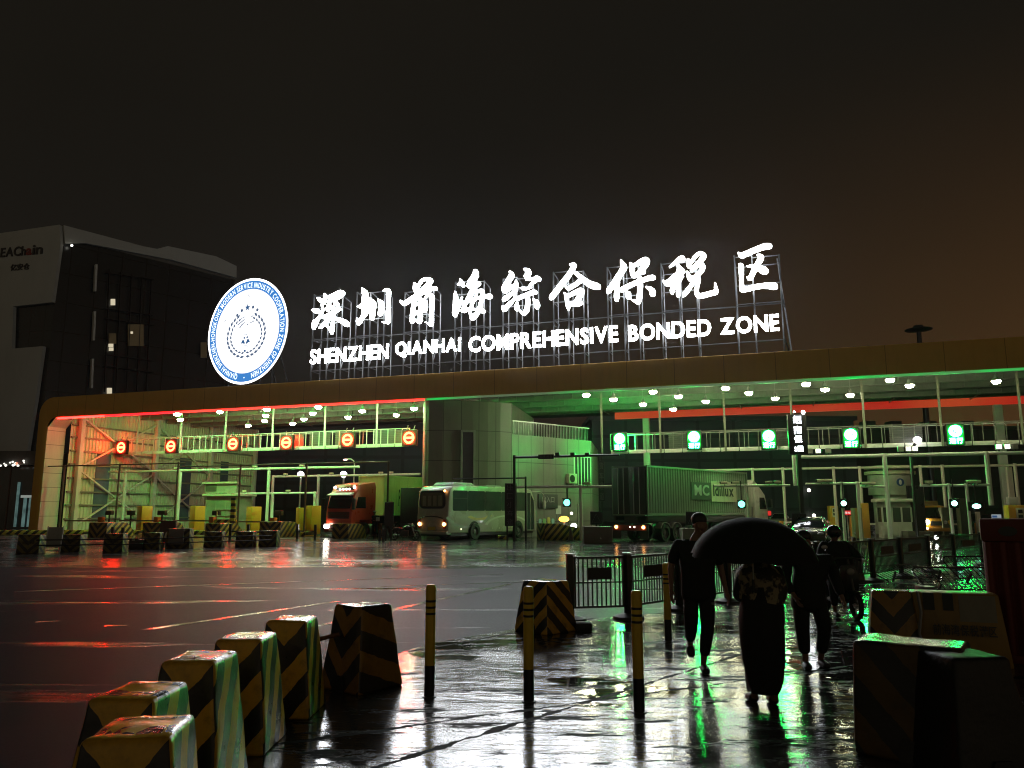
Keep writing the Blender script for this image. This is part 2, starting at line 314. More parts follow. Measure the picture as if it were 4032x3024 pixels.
# ================================================================ toll canopy
orange = tiles("fascia_panel", (.66, .39, .075), 2.96, 0, .5, ('x', 'z'), .02, .5, .1, .25)
white_steel = pm("white_steel", (.72, .73, .66), .4, var=.08, dirt=.3, scale=.6)
grey_steel = pm("grey_steel", (.30, .31, .29), .45, var=.12, dirt=.4)
dark_steel = pm("dark_steel", (.03, .03, .03), .35, var=.3, dirt=0)
rust_pole = pm("brown_pole", (.09, .06, .05), .4, var=.3)
black = pm("black_paint", (.012, .012, .013), .35, var=.3, dirt=0)
rubber = pm("rubber", (.015, .015, .015), .6, var=.3)
galv = pm("galvanised", (.42, .43, .42), .32, .5, var=.15)
UL = -40.7; UW = -40.15; UR = 37.0; ZF, ZT = 9.4, 11.1
can = T("toll_canopy", "long orange fronted toll gate canopy over the vehicle lanes", "canopy", C0, TH)
out = [(UL-1.0, 0), (UL-1.05, 9.7)]+[(UL+.35-1.4*cos(R(t)), 9.7+1.4*sin(R(t))) for t in (15, 30, 45, 60, 75, 90)]+[(UR, ZT), (UR, ZF), (UL+1.0, ZF)]+[(UL+.8-.8*sin(R(t)), ZF-.8+.8*cos(R(t))) for t in (20, 45, 70, 90)]+[(UL, 0)]
MB().prism(out, 0, .5).build("fascia", orange, can, bev=.03)
MB().bx(UL, UR, .5, .62, 10.3, 11.06).bx(UL+.9, UR, .5, 26.5, 10.98, 11.08).build("roof", pm("roof_sheet", (.035, .04, .034), .55, var=.1, scale=.4), can)
lin = [(UL+.04, 0), (UL+.04, ZF-.80)]+[(UL+.84-.8*sin(R(t)), ZF-.82+.8*cos(R(t))) for t in (70, 45, 20, 0)]+[(UL+.82, ZF-.05), (UL+.6, ZF-.15), (UL-.1, ZF-.9), (UL-.1, 0)]
MB().prism(lin, .012, 1.75).build("jamb_lining", tiles("jamb_panel", (.66, .64, .58), 50, 1.17, .4, ('x', 'z'), .02, .35), can)
# corrugated end wall with girts, columns and cross bracing
m = MB(); y = 1.75; k = 0
while y < 26.4:
    y2 = y+.17; d0 = -.04 if k % 2 else .04; m.add([(UW+d0, y, 0), (UW+d0, y2-.05, 0), (UW-d0, y2, 0), (UW+d0, y, 10.95), (UW+d0, y2-.05, 10.95), (UW-d0, y2, 10.95)], [(0,1,4,3), (1,2,5,4)]); y = y2; k += 1
m.build("end_wall", pm("corrugated_sheet", (.66, .66, .50), .45, var=.08, dirt=.25, scale=.35), can, smooth=0)
m = MB()
for z in (1.1, 2.25, 3.35, 4.5, 5.65, 6.8, 7.95, 9.0): m.bx(UW+.05, UW+.22, 1.8, 26.3, z-.07, z+.07)
m.build("girt", pm("girt_steel", (.22, .23, .19), .5), can)
for yv in (2.5, 11.0, 18.6, 25.8):
    MB().bx(UW+.24, UW+.62, yv-.19, yv+.19, 0, 10.9).build("column", white_steel, can, bev=.02)
for (ya, za), (yb, zb) in (((2.6, .5), (10.9, 5.2)), ((2.6, 5.2), (10.9, .5)), ((2.6, 5.4), (10.9, 9.9)), ((2.6, 9.6), (10.9, 5.4)), ((11.1, .5), (18.5, 5.0)), ((11.1, 5.0), (18.5, .5)), ((11.1, 5.4), (18.5, 9.8)), ((11.1, 9.8), (18.5, 5.4))):
    MB().bar((UW+.42, ya, za), (UW+.42, yb, zb), .13).build("brace", white_steel, can)
blue_pane = glass("strip_window", (.11, .14, .20), .25)
for ya, yb, za, zb in ((4.6, 6.1, .9, 6.9), (14.6, 16.2, .8, 7.0), (20.6, 21.8, .8, 7.0)): MB().bx(UW+.06, UW+.10, ya, yb, za, zb).build("window", blue_pane, can)
# roof steelwork
for yv in (2.4, 5.7, 8.9, 12.2, 15.6, 19.0, 22.4):
    zb = 10.12 if yv < 18 else 10.76
    m = MB(); m.bx(UL+1, UR, yv-.11, yv+.11, 10.90, 10.97).bx(UL+1, UR, yv-.02, yv+.02, zb+.08, 10.9).bx(UL+1, UR, yv-.13, yv+.13, zb, zb+.08)
    u = UL+2.0
    while u < UR: m.bx(u-.03, u+.03, yv-.12, yv+.12, zb+.08, 10.9); u += 1.5
    m.build("roof_girder", pm("green_grey_steel", (.17, .20, .155), .5, var=.1), can, smooth=0)
for u in (-37, -31, -25, -19, -13, 1.5, 7.5, 13.5, 19.5, 25.5, 31.5): MB().bar((u, .7, 10.62), (u, 23.8, 10.80), .07, .10).build("roof_tie", grey_steel, can)
MB().bx(2, UR, 24.0, 24.25, 10.30, 10.93).build("rear_beam", em("rear_red_glow", (1, .04, .022), .44, .25, .12, (.8, .10, .03)), can)  # red light on the beam put in as its own emission
for u in (-12.5, 4.9, 33.5): MB().bx(u-.3, u+.3, 24.0, 24.6, 0, 10.3).build("rear_column", white_steel, can, bev=.03)
MB().bx(UL+.95, UL+6.0, .03, .13, ZF-.15, ZF-.01).build("light_strip", em("red_strip_end", (1, .010, .008), 24), can)
MB().bx(UL+6.0, -6.4, .03, .13, ZF-.15, ZF-.01).build("light_strip", em("red_strip", (1, .035, .024), 5.5, .4, .18, (1, .008, .012)), can)
MB().bx(-6.2, UR, .03, .13, ZF-.14, ZF-.01).build("light_strip", em("green_strip", (.20, .30, .16), .62, .3, .16, (.02, .9, .14)), can)
MB().bx(-33, -7, .66, .74, 9.62, 9.70).build("light_strip", em("green_wash", (.05, 1, .16), 170), can)     # green wash tube behind the fascia

# ceiling lamps
lm = em("lamp_lens", (1, .96, .60), 122)
lamp = T("ceiling_lamp", "x", "lamp", W(0, 0), TH, "round lamps hanging under the toll canopy")
MB().lathe([(.10, .34), (.13, .18), (.24, .06), (.31, 0), (.31, -.03), (.29, -.03)], 18).build("shade", grey_steel, lamp)
MB().lathe([(.02, -.02), (.29, -.02), (.285, -.11), (.20, -.19), (.02, -.22)], 18).build("lens", lm, lamp)
MB().tube([(0, 0, .3), (0, 0, 1.35)], .02, 6).build("rod", grey_steel, lamp)
ordn = ["first", "second", "third", "fourth", "fifth", "sixth", "seventh", "eighth", "ninth", "tenth"]
LR = [(1.1, (-28.4, -24.3, -20.0, -15.5), 'left', 'front'), (4.2, (-30.9, -22.4, -18.0, -13.6, -9.2), 'left', 'second'), (7.3, (-24.8, -20.9, -16.7, -12.3), 'left', 'third'), (9.9, (-28.5, -23.8), 'left', 'rear'),
      (1.7, (4.6, 9.0, 13.5, 18.2, 22.8), 'right', 'front'), (4.3, (5.9, 10.3, 14.8, 19.4, 24.2, 28.8), 'right', 'second'), (7.4, (7.4, 11.8, 16.4, 21.1), 'right', 'third'), (10.9, (9.1,), 'right', 'rear')]
first = True
for v, us, sd, rw in LR:
    for i, u in enumerate(us):
        lab = f"round white lamp under the {sd} canopy bay, {ordn[i]} from the left in its {rw} row" if len(us) > 1 else f"single round white lamp at the back under the {sd} canopy bay"
        if first: lamp.location = W(u, v, 9.4); lamp["label"] = lab; first = False
        else: again(lamp, lab, W(u, v, 9.4)).scale = (.84, .84, 1)
# ================================================================ catwalks with the signal boxes
def catwalk(label, u0, u1, zf, v, posts, louvers, rail, post):
    t = T("catwalk", label, "walkway", W(0, 0), TH, "maintenance catwalks hung under the canopy")
    m = MB(); u = u0
    while u < u1-.1: m.bx(u+.03, min(u+1.25, u1)-.03, v-.05, v, zf-.24, zf+.02); u += 1.25
    m.build("edge_plate", white_steel, t, bev=.01); MB().bx(u0, u1, v+.02, v+1.1, zf-.1, zf).build("deck", grey_steel, t)
    m = MB().bx(u0, u1, v-.03, v+.03, zf+1.14, zf+1.2)
    u = u0
    while u < u1: m.bx(u-.025, u+.025, v-.025, v+.025, zf, zf+1.15); u += .625
    m.build("railing", rail, t); m = MB().bx(u0, u1, v+1.05, v+1.1, zf+1.14, zf+1.2)
    u = u0+.3
    while u < u1: m.bx(u-.02, u+.02, v+1.05, v+1.1, zf, zf+1.15); u += 1.25
    m.build("railing", grey_steel, t)
    for p in posts: MB().bx(p-.07, p+.07, v-.11, v-.04, zf-.25, 10.9).build("hanger", post, t)
    for p in louvers:
        m = MB().bx(p, p+1.9, v+.57, v+.6, zf+.08, zf+1.12)
        for k in range(7): m.bx(p, p+1.9, v+.5, v+.58, zf+.12+.145*k, zf+.12+.145*k+.045)
        m.build("louvre", pm("louvre_grey", (.13, .13, .12), .4), t)
    return t
VC = 6.4
catwalk("pale steel catwalk with railings above the left lanes", -39.4, -10.6, 6.95, VC, [fr(x, 1700, VC)[0] for x in (545, 715, 890, 1075, 1280, 1485)], [-35, -22.5, -20, -17.6, -14, -12.2], white_steel, white_steel)
catwalk("long pale catwalk with railings crossing above the right lanes", 5.2, 34.5, 5.98, VC, [fr(x, 1700, VC)[0] for x in (2370, 2600, 2855, 3120, 3405, 3707, 4025)], [9.2, 15.6, 23.2], pm("dim_rail", (.16, .16, .135), .4), pm("dim_post", (.20, .21, .15), .4))
red_ring = em("red_ring", (1, .016, .0045), 110); red_bloom_panel = halo("red_bloom_panel", (1, .004, .010), 3.2, 0, .15); grn_ring = em("green_ring", (.014, 1, .12), 230); grn_bloom_panel = halo("green_bloom_panel", (.006, 1, .085), 1.4, 0, .17)
def ring(mb, c, r0, r1, y, n=28):
    vs = [(c[0]+r*cos(2*pi*k/n), y, c[1]+r*sin(2*pi*k/n)) for r in (r0, r1) for k in range(n)]
    return mb.add(vs, [(k, (k+1) % n, n+(k+1) % n, n+k) for k in range(n)])
def disc(mb, c, r, y, n=24, rz=None): return mb.add([(c[0]+r*cos(2*pi*k/n), y, c[1]+(rz or r)*sin(2*pi*k/n)) for k in range(n)], [tuple(range(n))])
rs = T("lane_signal", "x", "signal", W(0, 0), TH, "red no entry signals on the left catwalk")
MB().bx(-.62, .62, 0, .28, -.62, .62).build("housing", black, rs, bev=.03)
MB().bx(-.57, .57, -.012, 0, -.57, .57).build("panel", red_bloom_panel, rs)
m = MB(); ring(m, (0, 0), .30, .47, -.03); m.bx(-.33, .33, -.04, -.02, -.085, .085).build("no_entry_mark", red_ring, rs, smooth=0)
m = MB(); ring(m, (0, 0), .30, .47, .30); m.build("added_rear_ring", red_ring, rs, smooth=0)  # unseen ring added on the back to redden what stands behind
MB().bar((-.3, .15, .6), (-.3, .4, 1.0), .05).bar((.3, .15, .6), (.3, .4, 1.0), .05).build("bracket", grey_steel, rs)
rp = [fr(x, y, VC-.4) for x, y in ((478, 1762), (674, 1757), (918, 1748), (1128, 1743), (1369, 1732), (1611, 1724))]
for i, (u, z) in enumerate(rp):
    lab = f"round red no entry lane signal, {ordn[i]} from the left on the left catwalk"
    if i == 0: rs.location = W(u, VC-.42, z); rs["label"] = lab
    else: again(rs, lab, W(u, VC-.42, z))
gs = T("lane_signal", "x", "signal", W(0, 0), TH, "green open lane signals on the right catwalk")
MB().bx(-.5, .5, 0, .28, -.72, .62).build("housing", black, gs, bev=.03)
MB().bx(-.46, .46, -.012, 0, -.68, .58).build("panel", grn_bloom_panel, gs)
m = MB(); ring(m, (0, .17), .13, .36, -.03); m.prism([(-.07, .1), (.07, .1), (.07, .25), (-.07, .25)], -.04, -.02).build("lane_mark", grn_ring, gs, smooth=0)
m = MB(); word(m, "通行", -.36, .36, -.60, -.24, lambda x, z, d: (x, -.03-d, z), .02, .01); m.build("lettering", grn_ring, gs, smooth=0)
gp = [fr(x, y, VC-.4) for x, y in ((2440, 1737), (2733, 1730), (3027, 1727), (3350, 1722), (3762, 1708))]
for i, (u, z) in enumerate(gp):
    lab = f"glowing green lane open signal, {ordn[i]} from the left on the right catwalk"
    if i == 0: gs.location = W(u, VC-.42, z); gs["label"] = lab
    else: again(gs, lab, W(u, VC-.42, z))

m = MB(); ring(m, (0, .17), .13, .36, .30); m.build("added_rear_ring", em("green_wing_wash", (.012, 1, .12), 950), gs, smooth=0)      # unseen ring added to throw green light on the gatehouse wing
# ================================================================ rooftop sign: brush characters and capitals on a steel frame
SV = 1.0                                                            # sign plane, metres behind the fascia face
glowwhite = em("letter_white", (.93, .965, 1), 38)
CH = [
 ((1200, 1120, 8.295), [[(420,450,40),(500,510,75),(575,565,50)],[(660,330,42),(650,480,55),(610,600,50),(545,660,26),(560,720,26),(590,800,28),(540,950,32),(430,1110,50),(330,1270,80),(290,1400,62),(297,1440,40)],[(290,1170,20),(280,1300,50)],[(230,830,22),(330,860,76),(420,880,85)],[(740,400,30),(800,410,50),(960,335,58),(1120,270,75),(1200,262,80),(1225,300,75),(1140,380,65),(1030,460,58),(980,540,52),(1000,610,66),(1055,640,65)],[(1000,440,26),(880,470,30),(805,545,45),(780,700,62),(745,800,68),(742,850,40)],[(920,740,55),(940,800,55),(925,1000,58),(915,1250,52),(900,1450,60),(880,1590,45)],[(880,1600,35),(810,1450,42),(700,1330,46)],[(595,1050,50),(625,1080,52),(760,1000,55),(950,900,62),(1080,820,65),(1130,800,60)],[(830,1090,58),(700,1230,55),(560,1370,48),(490,1425,30)],[(960,1110,50),(1080,1140,72),(1250,1210,88),(1360,1290,98),(1395,1330,60)]]),
 ((1380, 1110, 8.295), [[(380,220,35),(450,320,88),(470,430,92),(450,600,85),(425,780,62),(420,950,52),(425,1060,58),(350,1190,60),(280,1290,85),(250,1370,45)],[(225,800,15),(330,800,65),(450,710,95),(560,590,70),(625,550,38)],[(210,1190,22),(240,1300,60)],[(625,720,14),(565,880,36),(520,1000,50),(450,1100,58)],[(620,545,40),(690,590,40),(735,660,76),(740,800,88),(722,950,84),(708,1100,82),(700,1180,78)],[(905,580,25),(980,660,76),(990,800,78),(985,950,78),(965,1040,80)],[(1080,290,22),(1180,270,58),(1240,300,72),(1240,450,72),(1240,700,62),(1230,1000,68),(1222,1200,68),(1218,1310,66),(1130,1320,34),(1050,1315,15)]]),
 ((1560, 1080, 8.295), [[(590,290,30),(620,380,78),(645,500,98),(680,590,85)],[(690,440,55),(740,330,46),(830,210,46),(960,150,52),(1090,180,78),(1105,235,82),(1000,380,80),(880,490,80),(780,590,60)],[(150,880,45),(265,950,74),(450,830,72),(650,700,72),(850,600,70),(1050,510,58),(1200,460,68),(1265,462,75)],[(605,880,55),(565,1000,60),(540,1200,65),(520,1400,70),(510,1540,68)],[(590,850,44),(700,790,52),(780,790,60),(795,900,70),(795,1050,75),(790,1250,72),(782,1450,75),(745,1550,68),(680,1540,30)],[(600,980,60),(740,960,55)],[(600,1260,72),(740,1240,62)],[(610,1490,26),(740,1490,28)],[(930,830,35),(955,900,52),(950,1050,58),(935,1200,62)],[(965,770,24),(1000,690,36),(1085,650,52),(1160,720,76),(1163,900,78),(1155,1200,72),(1155,1450,72),(1140,1640,72),(1040,1600,30),(960,1570,15)]]),
 ((1760, 1070, 8.295), [[(430,240,25),(470,360,78),(510,430,72)],[(365,415,30),(440,390,50)],[(265,660,30),(280,800,65),(285,950,88),(270,1150,82),(250,1350,78),(260,1420,60)],[(490,830,24),(430,1000,38),(350,1200,52),(300,1350,55)],[(935,-10,80),(930,100,105),(860,230,108),(760,360,105),(725,470,72)],[(720,440,85),(900,430,105),(1020,390,84)],[(880,520,75),(820,650,84),(720,830,72),(640,980,55),(580,1100,55),(560,1250,95)],[(900,560,75),(1000,620,40),(1130,620,64),(1165,690,62),(1145,850,55),(1100,1050,62),(1050,1230,66),(950,1400,75),(850,1500,85),(830,1550,45)],[(760,1330,42),(785,1430,55),(830,1520,75)],[(490,1020,38),(650,980,52),(850,900,45),(1050,850,45),(1250,820,62),(1395,810,92)],[(955,700,32),(960,790,42),(900,900,45),(830,1060,38),(795,1170,36)],[(540,1270,85),(700,1230,55),(850,1225,40),(1050,1250,55),(1175,1290,78)]]),
 ((1950, 1050, 8.295), [[(480,160,40),(530,270,88),(450,420,88),(350,580,88),(290,720,88),(310,820,58)],[(310,800,68),(450,690,82),(580,620,55),(640,600,46)],[(680,470,38),(688,560,52),(670,700,58),(620,810,58),(480,920,62),(340,1020,74),(280,1080,58)],[(660,950,28),(600,1080,45),(500,1180,58),(380,1300,70),(290,1390,82)],[(245,1290,28),(260,1360,58)],[(950,80,35),(1060,130,82),(1105,220,72),(1050,310,62),(1020,400,48),(1130,400,46),(1250,390,42),(1350,340,40),(1430,390,62),(1425,440,50)],[(945,320,24),(1030,240,52)],[(1340,450,46),(1240,520,42),(1170,580,42),(1120,640,28)],[(830,690,20),(920,720,58),(1050,710,42),(1150,680,28)],[(660,940,22),(690,1050,50),(720,1050,58),(900,970,62),(1100,890,68),(1250,830,74),(1310,840,70)],[(1050,980,58),(1068,1100,74),(1060,1250,74),(1040,1400,78),(980,1500,76),(940,1560,40),(850,1480,38),(800,1430,28)],[(720,1170,28),(710,1280,70),(715,1380,74)],[(1240,1080,28),(1340,1150,78),(1370,1260,95),(1365,1330,75)]]),
 ((2150, 1030, 7.213), [[(690,90,30),(790,90,68),(760,180,68),(640,380,72),(500,560,78),(330,780,78),(190,960,78),(140,1030,60)],[(760,280,42),(860,340,58),(990,450,72),(1100,540,82),(1250,640,98),(1400,690,105),(1470,710,92)],[(560,700,28),(620,760,52),(780,680,58),(950,560,62),(1010,530,48)],[(520,890,20),(570,960,62),(590,1100,55),(620,1250,62),(640,1350,35)],[(560,960,48),(650,960,52),(800,890,60),(960,820,72),(1020,835,68),(980,950,80),(900,1060,68),(840,1130,56)],[(640,1210,58),(750,1205,66),(900,1190,85),(980,1180,68)]]),
 ((2370, 1000, 7.213), [[(540,180,30),(590,300,78),(620,380,92),(540,520,88),(430,700,88),(290,900,78),(200,1030,78),(170,1080,48)],[(460,720,55),(430,900,66),(420,1050,72),(415,1200,78),(415,1290,64)],[(800,260,30),(850,350,72),(860,480,72),(880,600,68),(910,640,50)],[(830,290,38),(950,310,56),(1100,220,72),(1230,170,82),(1285,200,78),(1220,330,82),(1120,440,66),(1015,555,46)],[(880,600,48),(1050,540,58),(1180,500,68)],[(560,1030,62),(620,980,68),(800,890,66),(1000,800,66),(1200,730,66),(1350,680,72),(1450,670,78)],[(1020,650,38),(1080,700,66),(1090,850,78),(1080,1050,82),(1060,1250,76),(1030,1370,62),(960,1350,44),(850,1300,24)],[(710,1040,24),(730,1150,74),(755,1220,78)],[(800,1100,24),(780,1200,50)],[(1250,940,24),(1350,980,62),(1430,1060,92),(1440,1130,88)]]),
 ((2600, 980, 6.9125), [[(250,490,20),(380,390,44),(490,300,74),(590,275,100)],[(70,860,20),(190,930,88),(320,830,86),(450,720,84),(560,640,76),(640,600,40)],[(560,540,50),(620,590,46)],[(480,440,38),(520,560,72),(500,750,74),(490,900,62),(485,1100,58),(485,1270,55)],[(470,820,55),(400,960,62),(330,1100,70),(322,1190,54)],[(620,740,22),(570,800,36),(520,880,38)],[(760,290,35),(770,380,62),(790,470,72)],[(790,420,52),(860,330,42),(960,200,50),(1080,120,52),(1165,165,76),(1165,225,80),(1080,350,70),(960,470,68),(850,590,46)],[(960,470,52),(1080,440,55),(1155,460,68),(1140,560,66),(1050,680,66),(950,780,76),(880,830,58)],[(730,620,20),(770,720,58),(800,820,58),(860,800,66)],[(940,850,52),(860,970,58),(760,1110,62),(660,1230,62),(620,1290,30)],[(1020,800,58),(1048,850,58),(1010,980,58),(990,1120,62),(1000,1230,68),(1080,1280,72),(1250,1250,72),(1420,1200,72),(1515,1170,68),(1510,1050,48),(1490,930,24)]]),
 ((2880, 940, 6.9125), [[(190,380,25),(280,450,78),(450,380,72),(700,280,78),(900,210,82),(1030,200,84)],[(200,690,20),(262,730,68),(270,900,74),(275,1150,68),(280,1350,74)],[(300,1380,82),(450,1360,74),(700,1300,74),(950,1270,78),(1150,1290,102),(1185,1300,88)],[(720,450,40),(800,510,92),(740,640,78),(650,800,82),(560,980,74),(500,1080,68),(440,1050,34)],[(430,745,15),(560,750,48),(720,790,78),(880,860,108),(925,885,90)]])]
sign = T("rooftop_sign", "row of glowing white brush characters and capital letters on the canopy roof", "sign", W(0, 0), TH)
def stroke(mb, pts, org, y):
    Q = brush([(q[0], q[1], max(9, q[2]*.94-9)) for q in pts]); cx, cy, sc = org; n = len(Q); l = []; r = []
    def pt(x, yy, d): u, z = fr(cx+x/sc, cy+yy/sc, SV); return (u, SV-d, z)
    d0 = (Q[1]-Q[0]).xy.normalized(); d1 = (Q[-1]-Q[-2]).xy.normalized()
    for i, p in enumerate(Q):
        d = (Q[min(i+1, n-1)]-Q[max(i-1, 0)]).xy.normalized(); k = V((-d.y, d.x))*p.z; l.append((p.x+k.x, p.y+k.y)); r.append((p.x-k.x, p.y-k.y))
    def cap(p, d, sg):
        a0 = math.atan2(d.y, d.x); return [(p.x+p.z*cos(a0+sg*t), p.y+p.z*sin(a0+sg*t)) for t in (R(60), R(30), 0, R(-30), R(-60))]
    b0 = len(mb.v); f, bk = y, y-.14
    for i in range(n): mb.v += [pt(*l[i], f), pt(*r[i], f), pt(*l[i], bk), pt(*r[i], bk)]
    for i in range(n-1):
        a = b0+4*i; mb.f += [(a, a+1, a+5, a+4), (a+2, a+6, a+7, a+3), (a, a+4, a+6, a+2), (a+1, a+3, a+7, a+5)]
    for p, d, a in ((Q[0], -d0, b0), (Q[-1], d1, b0+4*(n-1))):
        c = cap(p, d, 1); k = len(mb.v); mb.v += [pt(*q, f) for q in c]; mb.v += [pt(*q, bk) for q in c]
        first_, last_ = (a+1, a) if p is Q[0] else (a, a+1)
        mb.f.append((first_, k, k+1, k+2, k+3, k+4, last_))
        mb.f += [(k+i, k+i+1, k+6+i, k+5+i) for i in range(4)]
for org, strokes in CH:
    m = MB()
    for i, s_ in enumerate(strokes): stroke(m, s_, org, .02+.006*i)
    m.build("character", glowwhite, sign, smooth=0)
def wz(px, py): return fr(px, py, SV)
for s_, (xl, xr), (tl, bl), (tr, br) in (("SHENZHEN", (1222, 1530), (1379, 1436), (1352, 1411)), ("QIANHAI", (1558, 1814), (1350, 1412), (1328, 1390)), ("COMPREHENSIVE", (1847, 2434), (1325, 1387), (1283, 1348)), ("BONDED", (2476, 2801), (1279, 1344), (1258, 1324)), ("ZONE", (2838, 3069), (1254, 1320), (1236, 1301))):
    u0, u1 = wz(xl, bl)[0], wz(xr, br)[0]; z0 = (wz(xl, bl)[1]+wz(xr, br)[1])/2; z1 = (wz(xl, tl)[1]+wz(xr, tr)[1])/2
    for c, mb in word(None, s_, u0, u1, z0, z1, lambda x, z, d: (x, SV-.04-d, z), .020, .02, .105): mb.build("letter", glowwhite, sign, smooth=0)
m = MB()                                                             # steel frame behind the letters
cols = [fr(x, 1300, SV+.25)[0] for x in (1230, 1290, 1345, 1400, 1455, 1510, 1590, 1650, 1705, 1790, 1850, 1905, 1980, 2035, 2100, 2180, 2240, 2300, 2395, 2460, 2520, 2610, 2680, 2750, 2905, 2975, 3085)]
tops = [1160, 1160, 1165, 1150, 1150, 1145, 1150, 1135, 1130, 1110, 1105, 1105, 1095, 1090, 1090, 1070, 1065, 1065, 1050, 1045, 1045, 1035, 1030, 1025, 1005, 1003, 1000]
zt = [fr(1230, tp, SV+.25)[1]*0+fr(x, tp, SV+.25)[1] for x, tp in zip((1230, 1290, 1345, 1400, 1455, 1510, 1590, 1650, 1705, 1790, 1850, 1905, 1980, 2035, 2100, 2180, 2240, 2300, 2395, 2460, 2520, 2610, 2680, 2750, 2905, 2975, 3085), tops)]
for i, (u, z) in enumerate(zip(cols, zt)):
    m.bar((u, SV+.3, ZT), (u, SV+.3, z), .075); m.bar((u, SV+1.5, ZT), (u, SV+1.5, z-.2), .06); m.bar((u, SV+.3, z), (u, SV+1.5, z-.2), .05)
    for zz in (12.1, 13.3, 14.5, 15.7, 16.9):
        if zz < z: m.bar((u, SV+.3, zz), (u, SV+1.5, zz), .045)
    m.bar((u, SV+.3, 12.1), (u, SV+1.5, 14.5), .04)
    if i % 3 != 2 and i < len(cols)-1:
        u2 = cols[i+1]
        for zz in (12.1, 14.5, 15.7, 16.9, min(z, zt[i+1])-.03): m.bar((u, SV+.3, zz), (u2, SV+.3, zz), .05)
for zz in (12.1, 14.4): m.bar((cols[0], SV+.36, zz), (cols[-1], SV+.36, zz), .06)
m.bar((cols[-1]+.5, SV+2.6, ZT), (cols[-1]-.1, SV+2.6, zt[-1]+.5), .09); m.bar((cols[-1], SV+.3, 15.2), (cols[-1]+.2, SV+2.6, 14.7), .07); m.bar((cols[-1], SV+.3, 12.3), (cols[-1]+.3, SV+2.6, 11.8), .07)
m.build("frame", pm("sign_frame", (.026, .027, .028), .55, .1), sign)
# round emblem
eu, ez = fr(972, 1303, SV); er = (fr(972, 1096, SV)[1]-fr(972, 1510, SV)[1])/2
emb = T("emblem_sign", "round white glowing emblem with a blue lettered ring on the roof", "sign", W(eu, SV, ez), TH-R(8))
MB().lathe([(er*.985, 0), (er*.985, .10), (er*.95, .11), (.02, .11)], 72, ax='y').build("case", galv, emb)
m = MB(); ring(m, (0, 0), er*.955, er*.997, -.01, 72); m.build("rim", em("emblem_rim", (1, 1, 1), 3), emb, smooth=0)
m = MB(); ring(m, (0, 0), er*.795, er*.955, -.012, 72); m.build("blue_ring", em("emblem_blue", (.045, .225, .62), 1.0), emb, smooth=0)
m = MB(); disc(m, (0, 0), er*.797, -.008, 72); m.build("face", em("emblem_face", (1, 1, 1), 1.25), emb, smooth=0)
txt = "QIANHAI SHENZHEN-HONGKONG MODERN SERVICE INDUSTRY COOPERATION ZONE OF SHENZHEN"; m = MB(); rr_ = er*.822; ch_ = er*.10/.73
ws = [(gbox(c, .02)[1]-gbox(c, .02)[0]+.12)*ch_ if c != ' ' else .3*ch_ for c in txt]; tot = sum(ws); span = R(338); a = R(-90-11); acc = 0
for c, w_ in zip(txt, ws):
    th = a-span*(acc+w_/2)/tot; acc += w_
    if c == ' ': continue
    vs, fs = glyph(c, .02); gb = gbox(c, .02); cx = (gb[0]+gb[1])/2; sq = span*rr_/tot*.98
    m.add([((q[0]-cx)*ch_*sq*sin(th)+(rr_+q[1]*ch_)*cos(th), -.02, -(q[0]-cx)*ch_*sq*cos(th)+(rr_+q[1]*ch_)*sin(th)) for q in vs], fs)
disc(m, (0, -er*.875), er*.014, -.02, 10); m.build("lettering", em("emblem_letters", (.82, .95, 1), 1.6), emb, smooth=0)
blue_m = em("emblem_mark", (.05, .16, .38), .7); grey_m = em("emblem_pale_mark", (.10, .16, .28), .8)
def star(mb, c, r, y): mb.add([(c[0]+(r if k % 2 == 0 else r*.42)*sin(pi*k/5), y, c[1]+(r if k % 2 == 0 else r*.42)*cos(pi*k/5)) for k in range(10)], [tuple(range(10))])
EX, EY = 3.455, 3.455
def ep(x, y): return ((x-660)/1313*380/0.78*er/207.5, (835-y)/1659*480*er/207.5)      # emblem zoom pixels to metres on its face
m = MB(); star(m, ep(655, 516), .30, -.03)
for pg in ([(590,1000),(605,960),(625,950),(645,995),(640,1015),(620,998)],[(715,990),(700,955),(680,945),(660,995),(668,1015),(690,995)],[(620,930),(630,905),(645,925),(640,945)],[(690,925),(675,905),(662,925),(668,942)],[(636,1090),(664,1090),(664,1118),(636,1118)],[(634,890),(640,862),(648,890)],[(660,890),(666,862),(674,890)]):
    m.add([(ep(*q)[0], -.03, ep(*q)[1]) for q in pg], [tuple(range(len(pg)))])
m.build("tower_motif", blue_m, emb, smooth=0)
m = MB()
def leaf(x, y, l, wd, an):
    c, s_ = cos(an), sin(an); cx, cz = ep(x, y); m.add([(cx+(t*c-k*s_), -.03, cz+(t*s_+k*c)) for t, k in ((-l, 0), (0, -wd), (l, 0), (0, wd))], [(0, 1, 2, 3)])
for i in range(12):
    t = R(118+i*13.0); 
    for rad, wd in ((262, .11), (215, .085)):
        for sg in (1, -1):
            x = 655+sg*rad*cos(t); y = 890-rad*1.13*sin(t); leaf(x, y, .24 if rad > 230 else .19, wd, (t+pi/2+.25) if sg > 0 else (pi-(t+pi/2+.25)))
for x, y in ((576, 545), (733, 523), (795, 570), (515, 602)): disc(m, ep(x, y), .13, -.03, 8)
for p, q_, wd in (((530,740),(625,675),.07),((555,665),(630,638),.05),((560,785),(600,730),.06),((705,735),(765,715),.07),((715,655),(745,640),.06),((735,700),(755,716),.06),((670,745),(672,760),.06),((590,745),(630,715),.04),((610,1050),(690,1050),.03),((620,1035),(685,1033),.03),((660,340),(672,372),.04),((380,540),(425,545),.03),((325,660),(360,645),.03),((288,790),(322,792),.03)):
    a, b = ep(*p), ep(*q_); m.bar((a[0], -.03, a[1]), (b[0], -.03, b[1]), wd*1.9, .01)
m.build("wreath_pattern", grey_m, emb, smooth=0)
